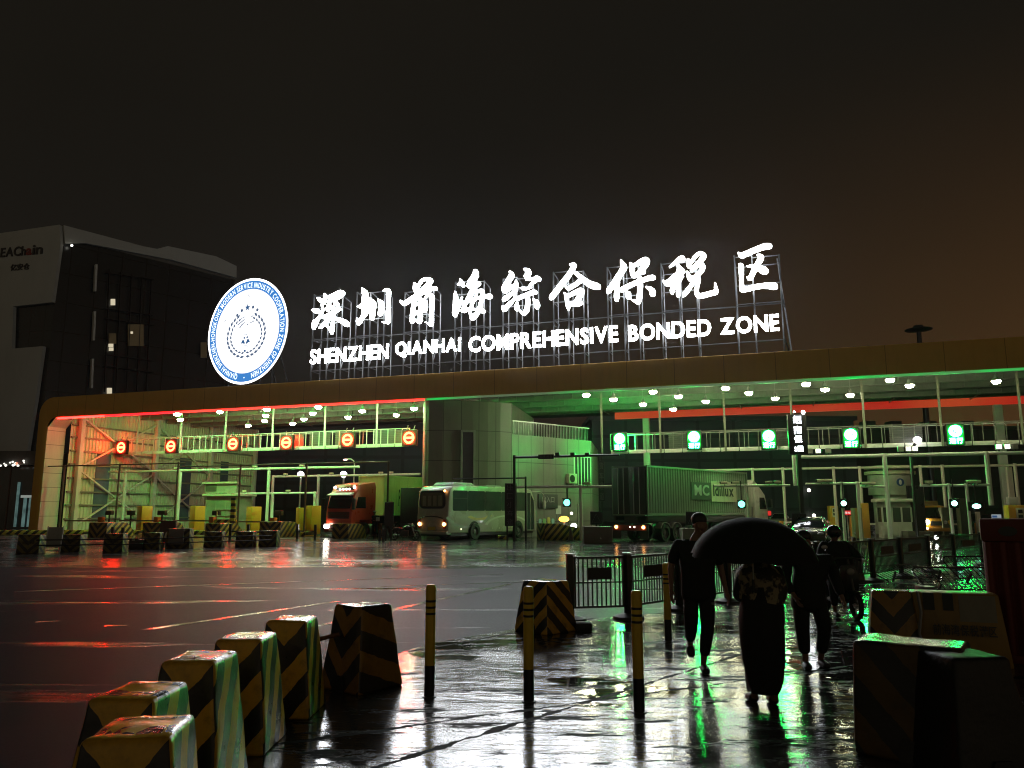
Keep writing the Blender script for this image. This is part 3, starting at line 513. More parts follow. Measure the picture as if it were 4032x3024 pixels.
for dx in (-2.2, 1.2, 2.4): MB().bar((dx, .4, -er*.7), (dx, .5, ZT-ez), .10).bar((dx, .4, 0), (dx, 2.4, ZT-ez), .08).build("leg", pm("sign_frame", (.026, .027, .028), .55, .1), emb)
# ================================================================ gatehouse tower between the two bays
def gp2(px, y): p = aty(px, 1900, y); return (p.x, p.y)
stone = tiles("gatehouse_tile", (.56, .55, .47), 1.25, 2.05, .42, ('t', 'z'), .03, .35) if False else None
def wall_run(pts, z0, z1, mb, thick=.3):
    for (a, b) in zip(pts, pts[1:]): mb.add([(a[0], a[1], z0), (b[0], b[1], z0), (b[0], b[1], z1), (a[0], a[1], z1)], [(0, 1, 2, 3)])
def clad(name, col, sp, zsp):
    m, nt, b = base(name); uvn = nd(nt, "ShaderNodeUVMap"); s1 = nd(nt, "ShaderNodeSeparateXYZ"); nt.links.new(uvn.outputs[0], s1.inputs[0]); o = nd(nt, "ShaderNodeTexCoord").outputs["Object"]
    def ln(k, s_):
        f = mth(nt, 'FRACT', mth(nt, 'DIVIDE', s1.outputs[k], s_)); return mth(nt, 'LESS_THAN', mth(nt, 'MULTIPLY', mth(nt, 'ABSOLUTE', mth(nt, 'ADD', f, -.5)), s_), .02)
    g_ = mth(nt, 'MAXIMUM', ln(0, sp), ln(1, zsp)); mp = nd(nt, "ShaderNodeMapping"); mp.inputs["Scale"].default_value = (1, 1, .2); nt.links.new(o, mp.inputs[0])
    n2 = noise(nt, mp.outputs[0], 1.6, 8, .7); c = mix(nt, noise(nt, o, .7, 6), tuple(q*.85 for q in col), tuple(q*1.12 for q in col)); c = mix(nt, mth(nt, 'MULTIPLY', ramp(nt, n2, .48, .75), .35), c, tuple(q*.5 for q in col))
    nt.links.new(mix(nt, g_, c, tuple(q*.3 for q in col)), b.inputs["Base Color"]); b.inputs["Roughness"].default_value = .42; return m
def run_mesh(name, pts, z0, z1, mat, parent, top=True):
    vs = []; fs = []; uv = []; acc = 0
    for a, b in zip(pts, pts[1:]):
        l = (V(b)-V(a)).length; k = len(vs); vs += [(*a, z0), (*b, z0), (*b, z1), (*a, z1)]; fs.append((k, k+1, k+2, k+3)); uv += [(acc, z0), (acc+l, z0), (acc+l, z1), (acc, z1)]; acc += l
    if top: k = len(vs); vs += [(*p, z1) for p in pts]; fs.append(tuple(range(k, k+len(pts)))); uv += [(.3, .3)]*len(pts)
    me = bpy.data.meshes.new(name); me.from_pydata(vs, [], fs); u = me.uv_layers.new(name="UVMap")
    for i, q in enumerate(uv): u.data[i].uv = q
    me.materials.append(mat); o = bpy.data.objects.new(name, me); COL.objects.link(o); o.parent = parent; return o
gh = T("gatehouse", "curved pale tiled gatehouse tower between the red and green lanes", "building", (0, 0, 0))
stone = clad("gatehouse_tile", (.21, .21, .18), 1.22, 2.05)
E1, E2 = gp2(2015, 53.5), gp2(2330, 58.8)
arc = [gp2(1662, 54.0), gp2(1664, 52.9), gp2(1671, 52.35), gp2(1685, 52.1), gp2(1740, 52.05), gp2(1800, 52.2), gp2(1860, 52.4), gp2(1920, 52.7), gp2(1970, 53.05), E1]
bk = [(E1[0]+1.8, E1[1]+9), gp2(1664, 64)]
run_mesh("tower", arc+bk+[arc[0]], 0, 9.22, stone, gh)
run_mesh("side_wing", [E1, E2, (E2[0]+1.5, E2[1]+9), (E1[0]+1.8, E1[1]+9)], 0, 7.05, stone, gh)
a0, a1 = V(gp2(1812, 52.12)), V(gp2(1870, 52.33)); n_ = (a1-a0).normalized(); nn = V((n_.y, -n_.x))
def slab(mb, a, b, z0, z1, d0, d1):
    d = (b-a).normalized(); q = V((d.y, -d.x)); pts = [a+q*d0, b+q*d0, b+q*d1, a+q*d1]
    return mb.add([(p.x, p.y, z0) for p in pts]+[(p.x, p.y, z1) for p in pts], [(0,3,2,1),(4,5,6,7),(0,1,5,4),(1,2,6,5),(2,3,7,6),(3,0,4,7)])
fw = slab(slab(slab(MB(), a0, a0+n_*.14, 1.4, 7.2, 0, .12), a1-n_*.14, a1, 1.4, 7.2, 0, .12), a0, a1, 7.06, 7.2, 0, .13).build("window_frame", grey_steel, gh)
slab(MB(), a0+n_*.14, a1-n_*.14, 1.4, 7.06, .01, .04).build("pane", glass("tower_glass", (.035, .04, .055), .1), fw)
e1, e2 = V(E1), V(E2); ed = (e2-e1).normalized(); el = (e2-e1).length
m = MB(); slab(m, e1, e2, 8.0, 8.07, -.25, -.18)
for k in range(int(el/.16)): slab(m, e1+ed*(.16*k), e1+ed*(.16*k+.025), 7.05, 8.0, -.235, -.2)
m.build("railing", galv, gh)
wn = slab(MB(), e1+ed*el*.76, e1+ed*el*.985, 3.5, 5.9, .0, .06).build("window_frame", pm("window_white", (.55, .56, .5), .4), gh)
for k in range(5): slab(MB(), e1+ed*el*(.772+.043*k), e1+ed*el*(.772+.043*k+.031), 3.65, 5.75, .061, .07).build("pane", glass("office_glass", (.05, .055, .06), .1), wn)
slab(MB(), e1+ed*el*.80, e1+ed*el*.87, 0, 2.3, 0, .07).build("door", pm("door_grey", (.34, .35, .32), .4), gh)
slab(MB(), e1+ed*el*.52, e1+ed*el*.585, 1.55, 2.15, .01, .05).build("notice_plate", pm("plate_pale", (.62, .64, .6), .4), gh)
ac = T("air_conditioner", "beige outdoor air conditioner unit bracketed on the green lit gatehouse wall", "air conditioner", (*(e1+ed*el*.70), 3.75), math.atan2(ed.y, ed.x))
MB().bx(-.42, .42, -.42, -.06, 0, .72).build("casing", pm("casing_beige", (.5, .48, .38), .4), ac, bev=.03)
m = MB(); m.lathe([(.27, -.43), (.27, -.425), (.04, -.425)], 20, (-.1, 0, .36), 'y'); m.build("fan_guard", dark_steel, ac)
MB().bar((-.35, -.4, -.03), (-.35, 0, -.03), .04).bar((.35, -.4, -.03), (.35, 0, -.03), .04).bar((.35, -.4, -.03), (.35, 0, -.35), .04).build("bracket", grey_steel, ac)
bs = T("notice_board", "dark wall board with loose grey brush lettering on the gatehouse wall", "sign", (*(e1+ed*el*.42), 1.95), math.atan2(ed.y, ed.x))
MB().bx(-.95, .95, -.10, -.02, 0, 1.0).build("board", pm("board_grey", (.075, .08, .075), .4), bs, bev=.01)
m = MB(); word(m, "出入口", -.6, .6, .4, .85, lambda x, z, d: (x, -.104-d, z), .01, .004); m.build("lettering", pm("faded_white", (.35, .36, .33), .5), bs, smooth=0)
for k, (cc, hh, lab) in enumerate((((.3, .55, .45), .35, "small pale green rounded wall plate nearest the coach's mirror"), ((.25, .5, .2), .38, "green rounded wall plate left of the tall yellow one"), ((.6, .55, .15), .55, "tallest rounded wall plate, yellow, beside the gatehouse door"), ((.32, .55, .5), .36, "pale rounded wall plate right of the tall yellow one"))):
    o = T("wall_sign", lab, "sign", (*(e1+ed*el*.40), 0), math.atan2(ed.y, ed.x), "rounded plates on the gatehouse wall"); MB().prism([(q[0]-.6+.42*k, q[1]) for q in rrect(-.14, .14, 1.05-hh/2, 1.05+hh/2, .12)], -.06, -.02).build("plate", pm(f"plate_{k}", cc, .3), o)

# ================================================================ office block, far buildings, mast
ob = T("office_building", "dark glass office block with pale zigzag cladding and a parapet on the left", "building", (0, 0, 0))
OC = aty(245, 890, 96.0); OR_ = aty(925, 1082, 115.0); OLp = aty(-420, 990, 102.0)
HT = OC.z
def fac(a, b, px, py):                                                # pixel onto the vertical plane through a, b -> (s, z)
    d = ray(px, py); e = V((b.x-a.x, b.y-a.y, 0)).normalized(); n = V((-e.y, e.x, 0)); t = (a-V((0, 0, EYE))).dot(n)/d.dot(n); P = V((0, 0, EYE))+d*t; return (V((P.x-a.x, P.y-a.y, 0)).dot(e), P.z)
def onf(a, b, s, z, off): e = V((b.x-a.x, b.y-a.y, 0)).normalized(); n = V((e.y, -e.x, 0)); return V((a.x, a.y, 0))+e*s+n*off+V((0, 0, z))
def fpoly(a, b, pix, off, th, z_=None):
    pts = [fac(a, b, *p) for p in pix]; m = MB(); n = len(pts); k = 0
    m.v = [tuple(onf(a, b, s, z, off)) for s, z in pts]+[tuple(onf(a, b, s, z, off-th)) for s, z in pts]; m.f = [tuple(range(n)), tuple(range(n, 2*n))[::-1]]+[(i, n+i, n+(i+1) % n, (i+1) % n) for i in range(n)]
    return m
inner = V((OR_.x, OR_.y, 0))-V((OC.x, OC.y, 0)); side_ = V((OLp.x-OC.x, OLp.y-OC.y, 0))
def footprint(*ps): return [(p.x, p.y) for p in ps]
c0 = V((OC.x, OC.y, 0)); glass_dark = tiles("curtain_wall", (.016, .02, .022), 2.1, 3.9, .25, ('x', 'z'), .05, .25, .2, 0)
MB().prism(footprint(c0, c0+inner, c0+inner+side_, c0+side_), 0, HT-1.5, 'xy').build("glass_body", glass_dark, ob, smooth=0)
clad_m = pm("pale_cladding", (.40, .41, .38), .6, var=.06, scale=.15, dirt=.2)
cl_ = OLp; m = fpoly(OLp, OC, [(-420, 2095), (-420, 985), (0, 925), (245, 890), (250, 962), (217, 1194), (65, 1210), (60, 1376), (182, 1366), (152, 1580), (132, 1700), (118, 1790), (0, 1790), (-10, 2095)], .5, .5)
m.build("cladding", clad_m, ob, smooth=0)
m = fpoly(OC, OR_, [(245, 890), (560, 973), (612, 983), (655, 972), (845, 1012), (925, 1050), (925, 1096), (672, 1026), (330, 960), (250, 962)], .5, .6); m.build("parapet", clad_m, ob, smooth=0)
lit = em("office_lit_window", (1, .88, .62), .6); dimw = em("office_dim_window", (.8, .6, .3), .007)
for px, py, ww, hh, mt_ in ((438, 1192, 16, 24, lit), (430, 1362, 17, 12, lit), (431, 1377, 16, 13, lit), (424, 1540, 18, 22, lit), (795, 1380, 22, 60, dimw), (436, 1335, 28, 40, dimw), (528, 1322, 60, 85, dimw), (511, 1312, 9, 9, lit)):
    fpoly(OC, OR_, [(px-ww/2, py-hh/2), (px+ww/2, py-hh/2), (px+ww/2, py+hh/2), (px-ww/2, py+hh/2)], .62 if mt_ == lit else .58, .2).build("window", mt_, ob, smooth=0)
wm_ = pm("white_fin", (.5, .5, .46), .5)
for xa, xb, ya, yb in ((372, 367, 1045, 1150), (366, 361, 1229, 1343), (358, 353, 1415, 1530)): fpoly(OC, OR_, [(xa-4, ya), (xa+4, ya), (xb+4, yb), (xb-4, yb)], .7, .5).build("fin", wm_, ob, smooth=0)
m = MB()
for px in (425, 470, 512, 552, 590): 
    mm = fpoly(OC, OR_, [(px-1.2, 1062+.25*(px-425)), (px+1.2, 1062+.25*(px-425)), (px-18, 1545), (px-21, 1545)], .6, .3); m.add(mm.v, mm.f)
for py in (1075, 1215, 1255, 1395, 1440):
    mm = fpoly(OC, OR_, [(408, py), (600, py+26), (600, py+29), (408, py+3)], .6, .3); m.add(mm.v, mm.f)
m.build("mullion", black, ob, smooth=0)
m = MB()
def owall(x, z, d): return tuple(onf(OLp, OC, x, z, .56+d))
s0, zb0 = fac(OLp, OC, 15, 1022); s1_, _ = fac(OLp, OC, 181, 1000); ze = fac(OLp, OC, 100, 1012)[1]; zt_ = fac(OLp, OC, 100, 975)[1]
for nm, s_, xa, xb in (("lettering", "EACh", s0, s0+(s1_-s0)*.60), ("lettering", "a", s0+(s1_-s0)*.61, s0+(s1_-s0)*.74), ("lettering", "in", s0+(s1_-s0)*.76, s1_)):
    m = MB(); hi = zt_ if s_ != "a" else zt_-(zt_-ze)*.28; word(m, s_, xa, xb, ze, hi, owall, .02, .05, .06); m.build(nm, pm("sign_red", (.22, .03, .02), .5) if s_ == "a" else black, ob, smooth=0)
sa, za_ = fac(OLp, OC, 55, 1072); sb_, zb_ = fac(OLp, OC, 132, 1040); m = MB(); word(m, "亿安仓", sa, sb_, za_, zb_, owall, .015, .05); m.build("lettering", black, ob, smooth=0)
MB().ball(onf(OC, OR_, *fac(OC, OR_, 273, 972), .8), .16).build("lamp", em("white_spot", (1, .97, .85), 3), ob)
# office entrance with string lights at its foot
en = T("entrance_hall", "low glass entrance with teal lit doors beneath the pale office block", "building", gnd(70, 2084), 0)
e0 = gnd(70, 2084); k = e0.y/F
MB().bx(-300*k, 85*k, 0, 6, 6.2, 7.6).build("canopy", pm("entrance_grey", (.1, .1, .095), .6), en)
MB().bx(-300*k, 85*k, 1.5, 2.0, 0, 6.2).build("glass_front", glass("entrance_glass", (.02, .03, .032), .15), en)
for xa, xb, za, zb in ((-52, -44, .2, 4.6), (-22, -12, .2, 3.2), (0, 22, .2, 3.0), (26, 40, .3, 3.0)): MB().bx(xa*k, xb*k, 1.3, 1.45, za, zb).build("lit_door", em("teal_lit", (.35, .62, .58), .22, .5, 1.2), en)
for xa, xb, za, zb in ((-32, 45, 3.05, 3.3),): MB().bx(xa*k, xb*k, 1.2, 1.3, za, zb).build("lintel", em("teal_white", (.7, .8, .72), .3), en)
for i, (x, y, s_) in enumerate(((62, 1830, .11), (66, 1824, .09), (76, 1834, .12), (98, 1815, .10), (57, 1832, .13), (28, 1833, .12), (22, 1826, .08), (45, 1822, .09), (55, 1819, .10), (70, 1826, .12), (100, 1822, .07), (8, 1834, .10))):
    q_ = aty(x, y, e0.y); MB().ball((q_.x-e0.x, -.2, q_.z), s_, 8, 6).build("bulb", em("bulb_red", (1, .25, .15), 2) if i == 9 else em("bulb_white", (1, .97, .85), 1.5), en)
def block(label, px0, px1, pyt, yd, col, dep=20, name="far_building"):
    p0, p1 = aty(px0, pyt, yd), aty(px1, pyt, yd); t = T(name, label, "building", (0, 0, 0))
    MB().bx(p0.x, p1.x, yd, yd+dep, 0, p0.z).build("body", tiles("far_wall_"+str(px0), col, 6, 4, .6, ('x', 'z'), .25, .5, .2, .3), t, smooth=0)
    MB().bx(p0.x-.5, p1.x+.5, yd-.4, yd+dep, p0.z, p0.z+.7).build("roof_edge", pm("far_roof", (.03, .035, .03), .6), t); return t, p0, p1
far1, p0, p1 = block("dark tall block far behind the green signals", 2330, 3360, 1655, 128, (.030, .042, .036))
far2, p0, p1 = block("long low dark warehouse beyond the right lanes under the orange sky", 3365, 4500, 1692, 150, (.03, .034, .03))
for x in (3455, 3560, 3700, 3850): q_ = aty(x, 1650, 150); MB().bx(q_.x-1, q_.x+1, 153, 156, p0.z, q_.z).build("vent", pm("far_roof", (.03, .035, .03), .6), far2)
for x, y, s_ in ((3440, 1880, .35), (3462, 1880, .4), (3185, 1930, .3), (3205, 2030, .3), (3010, 2010, .4)): q_ = aty(x, y, 127); MB().ball((q_.x, 127, q_.z), s_, 8, 6).build("lamp", em("far_white", (1, .95, .85), 4), far1)
block("dark building far behind the red truck and left lanes", 1010, 1665, 1712, 120, (.022, .026, .034))
fm_ = aty(3617, 1300, 150); ms = T("light_mast", "tall thin mast with a dark saucer shaped lamp head above the canopy", "lamp mast", (fm_.x, 150, 0))
MB().tube([(0, 0, 0), (0, 0, 33), (0, 0, fm_.z-.2)], [.65, .5, .42], 12).build("pole", dark_steel, ms)
MB().lathe([(.3, -.4), (1.0, -.2), (2.5, .02), (2.55, .15), (1.1, .3), (.9, .9), (.4, 1.05), (.02, 1.1)], 24, (0, 0, fm_.z)).build("lamp_head", dark_steel, ms)

# ================================================================ lane furniture helpers
def pxs(px, py, z=0.0): return gnd(px, py, z)
hz_n = [0]
def stripe_kerb(label, pts, h=.28, wd=1.2):
    t = T("kerb", label, "kerb", (0, 0, 0), group="striped island kerbs"); a, b = V(pts[0]), V(pts[1]); L_ = (b-a).length; rz = math.atan2(b.y-a.y, b.x-a.x); t.location = a; t.rotation_euler = (0, 0, rz)
    MB().bx(0, L_, 0, wd, 0, h).build("edge", KERB, t, bev=.02); return t
def kerb_mat():
    m, nt, b = base("kerb_paint"); o = nd(nt, "ShaderNodeTexCoord").outputs["Object"]; s1 = nd(nt, "ShaderNodeSeparateXYZ"); nt.links.new(o, s1.inputs[0])
    t = mth(nt, 'ADD', s1.outputs[0], mth(nt, 'MULTIPLY', s1.outputs[2], -1.1)); f = mth(nt, 'GREATER_THAN', mth(nt, 'FRACT', mth(nt, 'DIVIDE', t, .62)), .5); n = noise(nt, o, 4, 6, .7)
    nt.links.new(mix(nt, mth(nt, 'MULTIPLY', ramp(nt, n, .55, .68), .6), mix(nt, f, (.02, .02, .02), (.58, .46, .08)), (.2, .19, .16)), b.inputs["Base Color"]); b.inputs["Roughness"].default_value = .4; return m
KERB = kerb_mat()
kA = gnd(-60, 2112); kB = gnd(1240, 2118)
for i, (x0, x1, yy0, yy1, lab) in enumerate(((-80, 330, 2104, 2103, "yellow and black striped kerb at the far left below the orange canopy leg"), (430, 545, 2104, 2104, "striped kerb between the first and second chevron blocks on the left"), (640, 800, 2104, 2105, "striped kerb behind the third yellow cabinet of the left lanes"), (870, 1010, 2106, 2107, "striped kerb in front of the small toll booth on the left"), (1108, 1200, 2110, 2112, "striped kerb just left of the red truck"), (1960, 2000, 2122, 2122, "short striped kerb under the side of the bus"), (2235, 2300, 2120, 2121, "dotted yellow kerb by the gatehouse door beside the traffic cone"))):
    stripe_kerb(lab, (gnd(x0, yy0), gnd(x1, yy1)), .3 if i < 5 else .2)
cream = pm("cream_paint", (.62, .58, .42), .4); yel_cab = pm("yellow_cabinet", (.66, .33, .035), .38, var=.08, dirt=.15); 
CH1 = chev("chev_island", 1.0, .5, 1, side=-1.0, ya=(.34, .22, .04)); 
def crash(label, px, py, wpx, h, rz, d=2.4, mat=CH1, shape=0):
    p = gnd(px, py); wd = wpx/F*p.y; t = T("crash_block", label, "barrier", p, rz, "striped crash blocks at the toll islands")
    if shape: prof = [(0, 0), (d, 0), (d, h*.55), (d*.45, h), (0, h)]
    else: prof = [(0, 0), (d, 0), (d*.96, h*.5), (d*.75, h*.95), (d*.6, h), (.04, h)]
    MB().prism([(q[0], q[1]) for q in prof], -wd/2, wd/2, 'yz').build("body", mat, t, bev=.05); return t
IS = TH
for px, wp, h, lab in ((380, 92, 1.0, "slanted striped crash block at the far left lane, next to the orange leg"), (594, 92, 1.0, "striped crash block behind the pair of dark road blocks with one tipped box"), (834, 72, .95, "striped crash block in front of the left toll booth"), (1060, 98, 1.05, "striped crash block left of the red truck headlight"), (1337, 72, .95, "striped crash block beneath the red truck cab")):
    crash(lab, px, 2116 if px < 1100 else 2122, wp, h, IS)
CH2 = chev("chev_gate", 1.0, .46, 1, side=-1.0, ya=(.36, .25, .05))
p = gnd(2145, 2127); t = T("crash_block", "long wedge of yellow and black chevrons in front of the gatehouse wall", "barrier", p, R(-24), "striped crash blocks at the toll islands")
MB().prism([(-.3, 0), (2.9, 0), (2.9, .62), (.7, 1.0), (-.3, 1.02)], -.5, .5, 'yz').build("body", CH2, t, bev=.03, rz=R(-38))
# yellow ticket cabinets
def cabinet(label, px, py, h, w=.92, d=.8, rz=IS-.5, mat=None, detail=False):
    p = gnd(px, py); t = T("ticket_cabinet", label, "cabinet", p, rz, "yellow lane cabinets")
    MB().bx(-w/2, w/2, -d/2, d/2, .1, h).build("body", mat or yel_cab, t, bev=.03); MB().bx(-w/2-.03, w/2+.03, -d/2-.03, d/2+.03, 0, .1).build("plinth", pm("plinth_grey", (.2, .2, .18), .5), t)
    if detail:
        MB().bx(-w*.22, w*.1, -d/2-.025, -d/2, h-.85, h-.15).build("front_panel", cream, t, bev=.01); MB().bx(-w*.14, w*.03, -d/2-.04, -d/2-.025, h-.45, h-.25).build("screen", black, t); MB().bx(-w*.14, w*.03, -d/2-.04, -d/2-.025, h-.72, h-.55).build("keypad", dark_steel, t)
    return t
for px, w, h, lab in ((563, 1.05, 2.15, "tall plain yellow cabinet behind the second chevron block"), (772, 1.0, 2.15, "tall plain yellow cabinet left of the toll booth windows"), (995, .95, 2.1, "tall yellow cabinet right of the toll booth with a white pipe at its edge"), (1188, .55, 2.0, "narrow bright yellow cabinet close to the truck's left mirror"), (1230, .85, 2.15, "dull yellow cabinet touching the red truck's headlight side"), (1477, .85, 2.15, "broad ochre cabinet beside the guard at the truck's container")):
    cabinet(lab, px, 2108 if px > 1100 else 2102, h, w, .8, IS-.45 if px < 1400 else IS+.3)
cabinet("yellow ticket machine with a pale keypad panel behind the umbrella", 3285, 2104, 2.15, .62, .8, R(-8), None, True)
cabinet("slim orange post cabinet with a camera left of the white booth", 3412, 2126, 2.25, .42, .5, R(-10), pm("orange_cabinet", (.55, .25, .04), .4))
cabinet("short orange cabinet left of the brown lane post", 3360, 2118, 1.45, .32, .4, R(-10), pm("orange_cabinet", (.55, .25, .04), .4))
cabinet("yellow machine at the right edge above the red plastic barrier", 4025, 2135, 2.1, 1.35, .7, R(-12), None, True)
cabinet("brownish cabinet with a pale door beside the square blue sign of the gatehouse lane", 2312, 2105, 1.95, .55, .5, R(-10), pm("brown_cabinet", (.34, .2, .06), .45))
# ================================================================ vehicles (local x forward, z up)
def wheel(name, parent, x, y, r, wd, hub=None):
    tw = MB().lathe([(r*.62, -wd/2), (r*.95, -wd/2), (r, -wd*.3), (r, wd*.3), (r*.95, wd/2), (r*.62, wd/2)], 22, (x, y, r), 'y', False).build("wheel", rubber, parent)
    sg = -1 if y < 0 else 1
    MB().lathe([(r*.62, wd*.36*sg), (r*.60, wd*.28*sg), (r*.54, wd*.12*sg), (r*.30, wd*.10*sg), (r*.26, wd*.30*sg), (.02, wd*.34*sg)], 18, (x, y, r), 'y', False).build("rim", hub or pm("rim_grey", (.16, .16, .15), .4, .5), tw); return tw
def tail(name, parent, c, r, mat, ax=(-.03, 0, 0)): return MB().ball(c, r, 12, 8).build(name, mat, parent)
tail_on = em("tail_on", (1, .42, .12), 9); tail_red = em("tail_red", (1, .10, .03), 3); head_on = em("head_on", (1, .96, .82), 30); amber = em("amber", (1, .42, .05), 5)
# coach
br = gnd(1702, 2128); BR = math.atan2(cos(R(35)), sin(R(35)))
bus = T("coach", "cream coach with a swoosh along its side seen from behind at the gate", "bus", (0, 0, 0))
bl = 9.6; hw = 1.24
prof = [(-.02, .42), (-.06, 1.2), (.0, 2.3), (.12, 3.0), (.45, 3.3), (1.5, 3.36), (bl-1.3, 3.36), (bl-.5, 3.2), (bl-.12, 2.6), (bl+.12, 1.5), (bl+.16, .75), (bl+.05, .38)]
white_bus = pm("coach_cream", (.34, .325, .26), .28, var=.06, dirt=.25, scale=.7, coat=.3)
body = MB().prism(prof, -hw, hw); body.build("body", white_bus, bus, bev=.10, seg=3)
MB().bx(.3, bl-.3, -hw+.06, hw-.06, .25, .45).build("underbody", black, bus)
bg_ = glass("coach_glass", (.035, .05, .045), .08)
x = .42
for k, w_ in enumerate((1.45, 1.75, 1.75, 1.65, 1.35)):
    f_ = MB().prism(rrect(x, x+w_, 1.78, 3.02, .10), -hw-.012, -hw+.01).build("window", bg_, bus)
    if k == 0: MB().bx(x+.05, x+w_-.05, -hw-.02, -hw-.012, 2.52, 2.56).build("sash", black, f_)
    MB().prism(rrect(x, x+w_, 1.78, 3.02, .10), hw-.01, hw+.012).build("window", bg_, bus); x += w_+.03
MB().prism(rrect(-1.02, 1.02, 1.92, 3.0, .3, 6), -.085, -.02, 'yz').build("rear_window_frame", black, bus, bev=.01)
rw = MB().prism(rrect(-.90, .90, 2.02, 2.88, .25, 6), -.10, -.08, 'yz').build("rear_window", glass("coach_rear_glass", (.11, .11, .065), .15), bus)
for k in range(4): MB().bx(-.108, -.10, -.8+.42*k, -.52+.42*k, 2.08, 2.7).build("curtain", pm("curtain_pale", (.22, .21, .13), .7), rw)
m = MB(); m.tube([(-.11, -.9, 1.33), (-.12, -.5, 1.42), (-.12, 0, 1.45), (-.12, .5, 1.42), (-.11, .9, 1.33)], .035, 6); m.build("trunk_crease", black, bus)
for s_ in (-1, 1):
    tail("tail_lamp", bus, (-.06, s_*.98, .98), .13, tail_on); MB().prism(rrect(s_*1.0-.09, s_*1.0+.09, .72, 1.26, .05), -.09, -.05, 'yz').build("lamp_cluster", pm("lamp_red", (.25, .02, .015), .25), bus)
tail("marker_lamp", bus, (-.02, -.95, 2.98), .07, tail_on); MB().bx(-.10, -.06, -.28, .28, .62, .82).build("number_plate", pm("plate_yellow", (.5, .36, .04), .4), bus); MB().bx(-.14, .3, -1.22, 1.22, .36, .56).build("rear_bumper", pm("bumper_grey", (.3, .29, .25), .4), bus, bev=.04)
for xx in (2.55, 7.4): 
    for s_ in (-1, 1):
        m = MB(); disc(m, (xx, .54), .60, s_*(hw+.006)); m.build("wheel_arch", rubber, bus, smooth=0); wheel("w", bus, xx, s_*(hw-.04), .5, .3)
wsf = [(bl-.50, 3.12), (bl-.10, 2.55), (bl+.135, 1.45), (bl+.15, 1.2), (bl+.185, 1.2), (bl+.175, 1.48), (bl-.05, 2.6), (bl-.46, 3.18)]
MB().prism(wsf, -hw+.08, hw-.08).build("windscreen", bg_, bus)
MB().prism([(bl-1.15, .5), (bl-.3, .5), (bl-.3, 2.5), (bl-.7, 3.0), (bl-1.15, 3.0)], -hw-.02, -hw+.01).build("door", bg_, bus); 
for a_, b_ in (((bl-1.18, .5), (bl-1.18, 3.0)), ((bl-.72, .5), (bl-.72, 2.9)), ((bl-.28, .5), (bl-.28, 2.45))): MB().bar((a_[0], -hw-.03, a_[1]), (b_[0], -hw-.03, b_[1]), .05).build("door_frame", galv, bus)
for s_ in (-1, 1):
    mr = MB().tube([(bl-.55, s_*(hw-.1), 3.05), (bl+.1, s_*(hw+.25), 3.12), (bl+.42, s_*(hw+.38), 2.9), (bl+.5, s_*(hw+.4), 2.45)], .045, 8).build("mirror_arm", white_bus, bus)
    MB().ball((bl+.5, s_*(hw+.4), 2.2), (.10, .13, .34), 12, 8).build("mirror", pm("mirror_shell", (.5, .49, .42), .3), mr)
m = MB(); m.add([(2.0+2.4*cos(t)*rr, -hw-.006, 1.75+1.05*sin(t)*rr) for rr in (1, .86) for t in [R(200+160*k/16) for k in range(17)]], [(k, k+1, 18+k, 17+k) for k in range(16)]); m.build("livery", pm("livery_grey", (.26, .27, .22), .35), bus, smooth=0)
m = MB(); m.add([(6.2+2.6*cos(t)*rr, -hw-.006, .75+.75*sin(t)*rr) for rr in (1, .88) for t in [R(30+140*k/16) for k in range(17)]], [(k, k+1, 18+k, 17+k) for k in range(16)]); m.build("livery", pm("livery_pale", (.42, .42, .33), .35), bus, smooth=0)
m = MB(); m.add([(3.1+1.5*cos(t)*rr, -hw-.004, 1.72+.55*sin(t)*rr) for rr in (1, .72) for t in [R(215+120*k/12) for k in range(13)]], [(k, k+1, 14+k, 13+k) for k in range(12)]); m.build("livery", pm("livery_gold", (.5, .40, .12), .35), bus, smooth=0)
MB().prism([(.8, 3.34), (1.1, 3.55), (2.9, 3.55), (3.4, 3.34)], -.75, .75).build("roof_unit", grey_steel, bus, bev=.06); MB().prism([(4.6, 3.34), (4.8, 3.46), (6.4, 3.46), (6.6, 3.34)], -.5, .5).build("roof_hatch", grey_steel, bus, bev=.04)
for xx in (1.2, 4.4, 5.2, 6.6): MB().bx(xx, xx+.05, -hw-.02, -hw, .62, .72).build("side_marker", em("marker_white", (1, .9, .6), 3) if xx == 1.2 else cream, bus)
bus.location = br; bus.rotation_euler = (0, 0, BR)
# containers
def container(parent, x0, x1, z0, z1, wy, mat, name="container", pitch=.28, rear=True):
    c = MB(); hw_ = wy/2; dep = .045
    for sg in (-1, 1):
        x = x0+.12; pts = []
        while x < x1-.12: pts += [(x, 0), (x+pitch*.33, 0), (x+pitch*.5, dep), (x+pitch*.83, dep)]; x += pitch
        pts.append((x1-.12, 0))
        vs = [(p[0], sg*(hw_-.02-p[1]), z) for z in (z0+.15, z1-.1) for p in pts]; n = len(pts); c.add(vs, [(i, i+1, n+i+1, n+i) for i in range(n-1)])
        c.bx(x0, x1, sg*hw_-.05, sg*hw_+.01, z0, z0+.16).bx(x0, x1, sg*hw_-.05, sg*hw_+.01, z1-.11, z1)
    c.bx(x0, x1, -hw_+.05, hw_-.05, z1-.06, z1-.02).bx(x0, x1, -hw_+.05, hw_-.05, z0+.02, z0+.08)
    for x in (x0, x1-.12):
        for sg in (-1, 1): c.bx(x, x+.12, sg*hw_-.06, sg*hw_+.012, z0, z1+.005)
    c.bx(x1-.08, x1-.04, -hw_+.05, hw_-.05, z0, z1)
    return c.build(name, mat, parent, smooth=0)
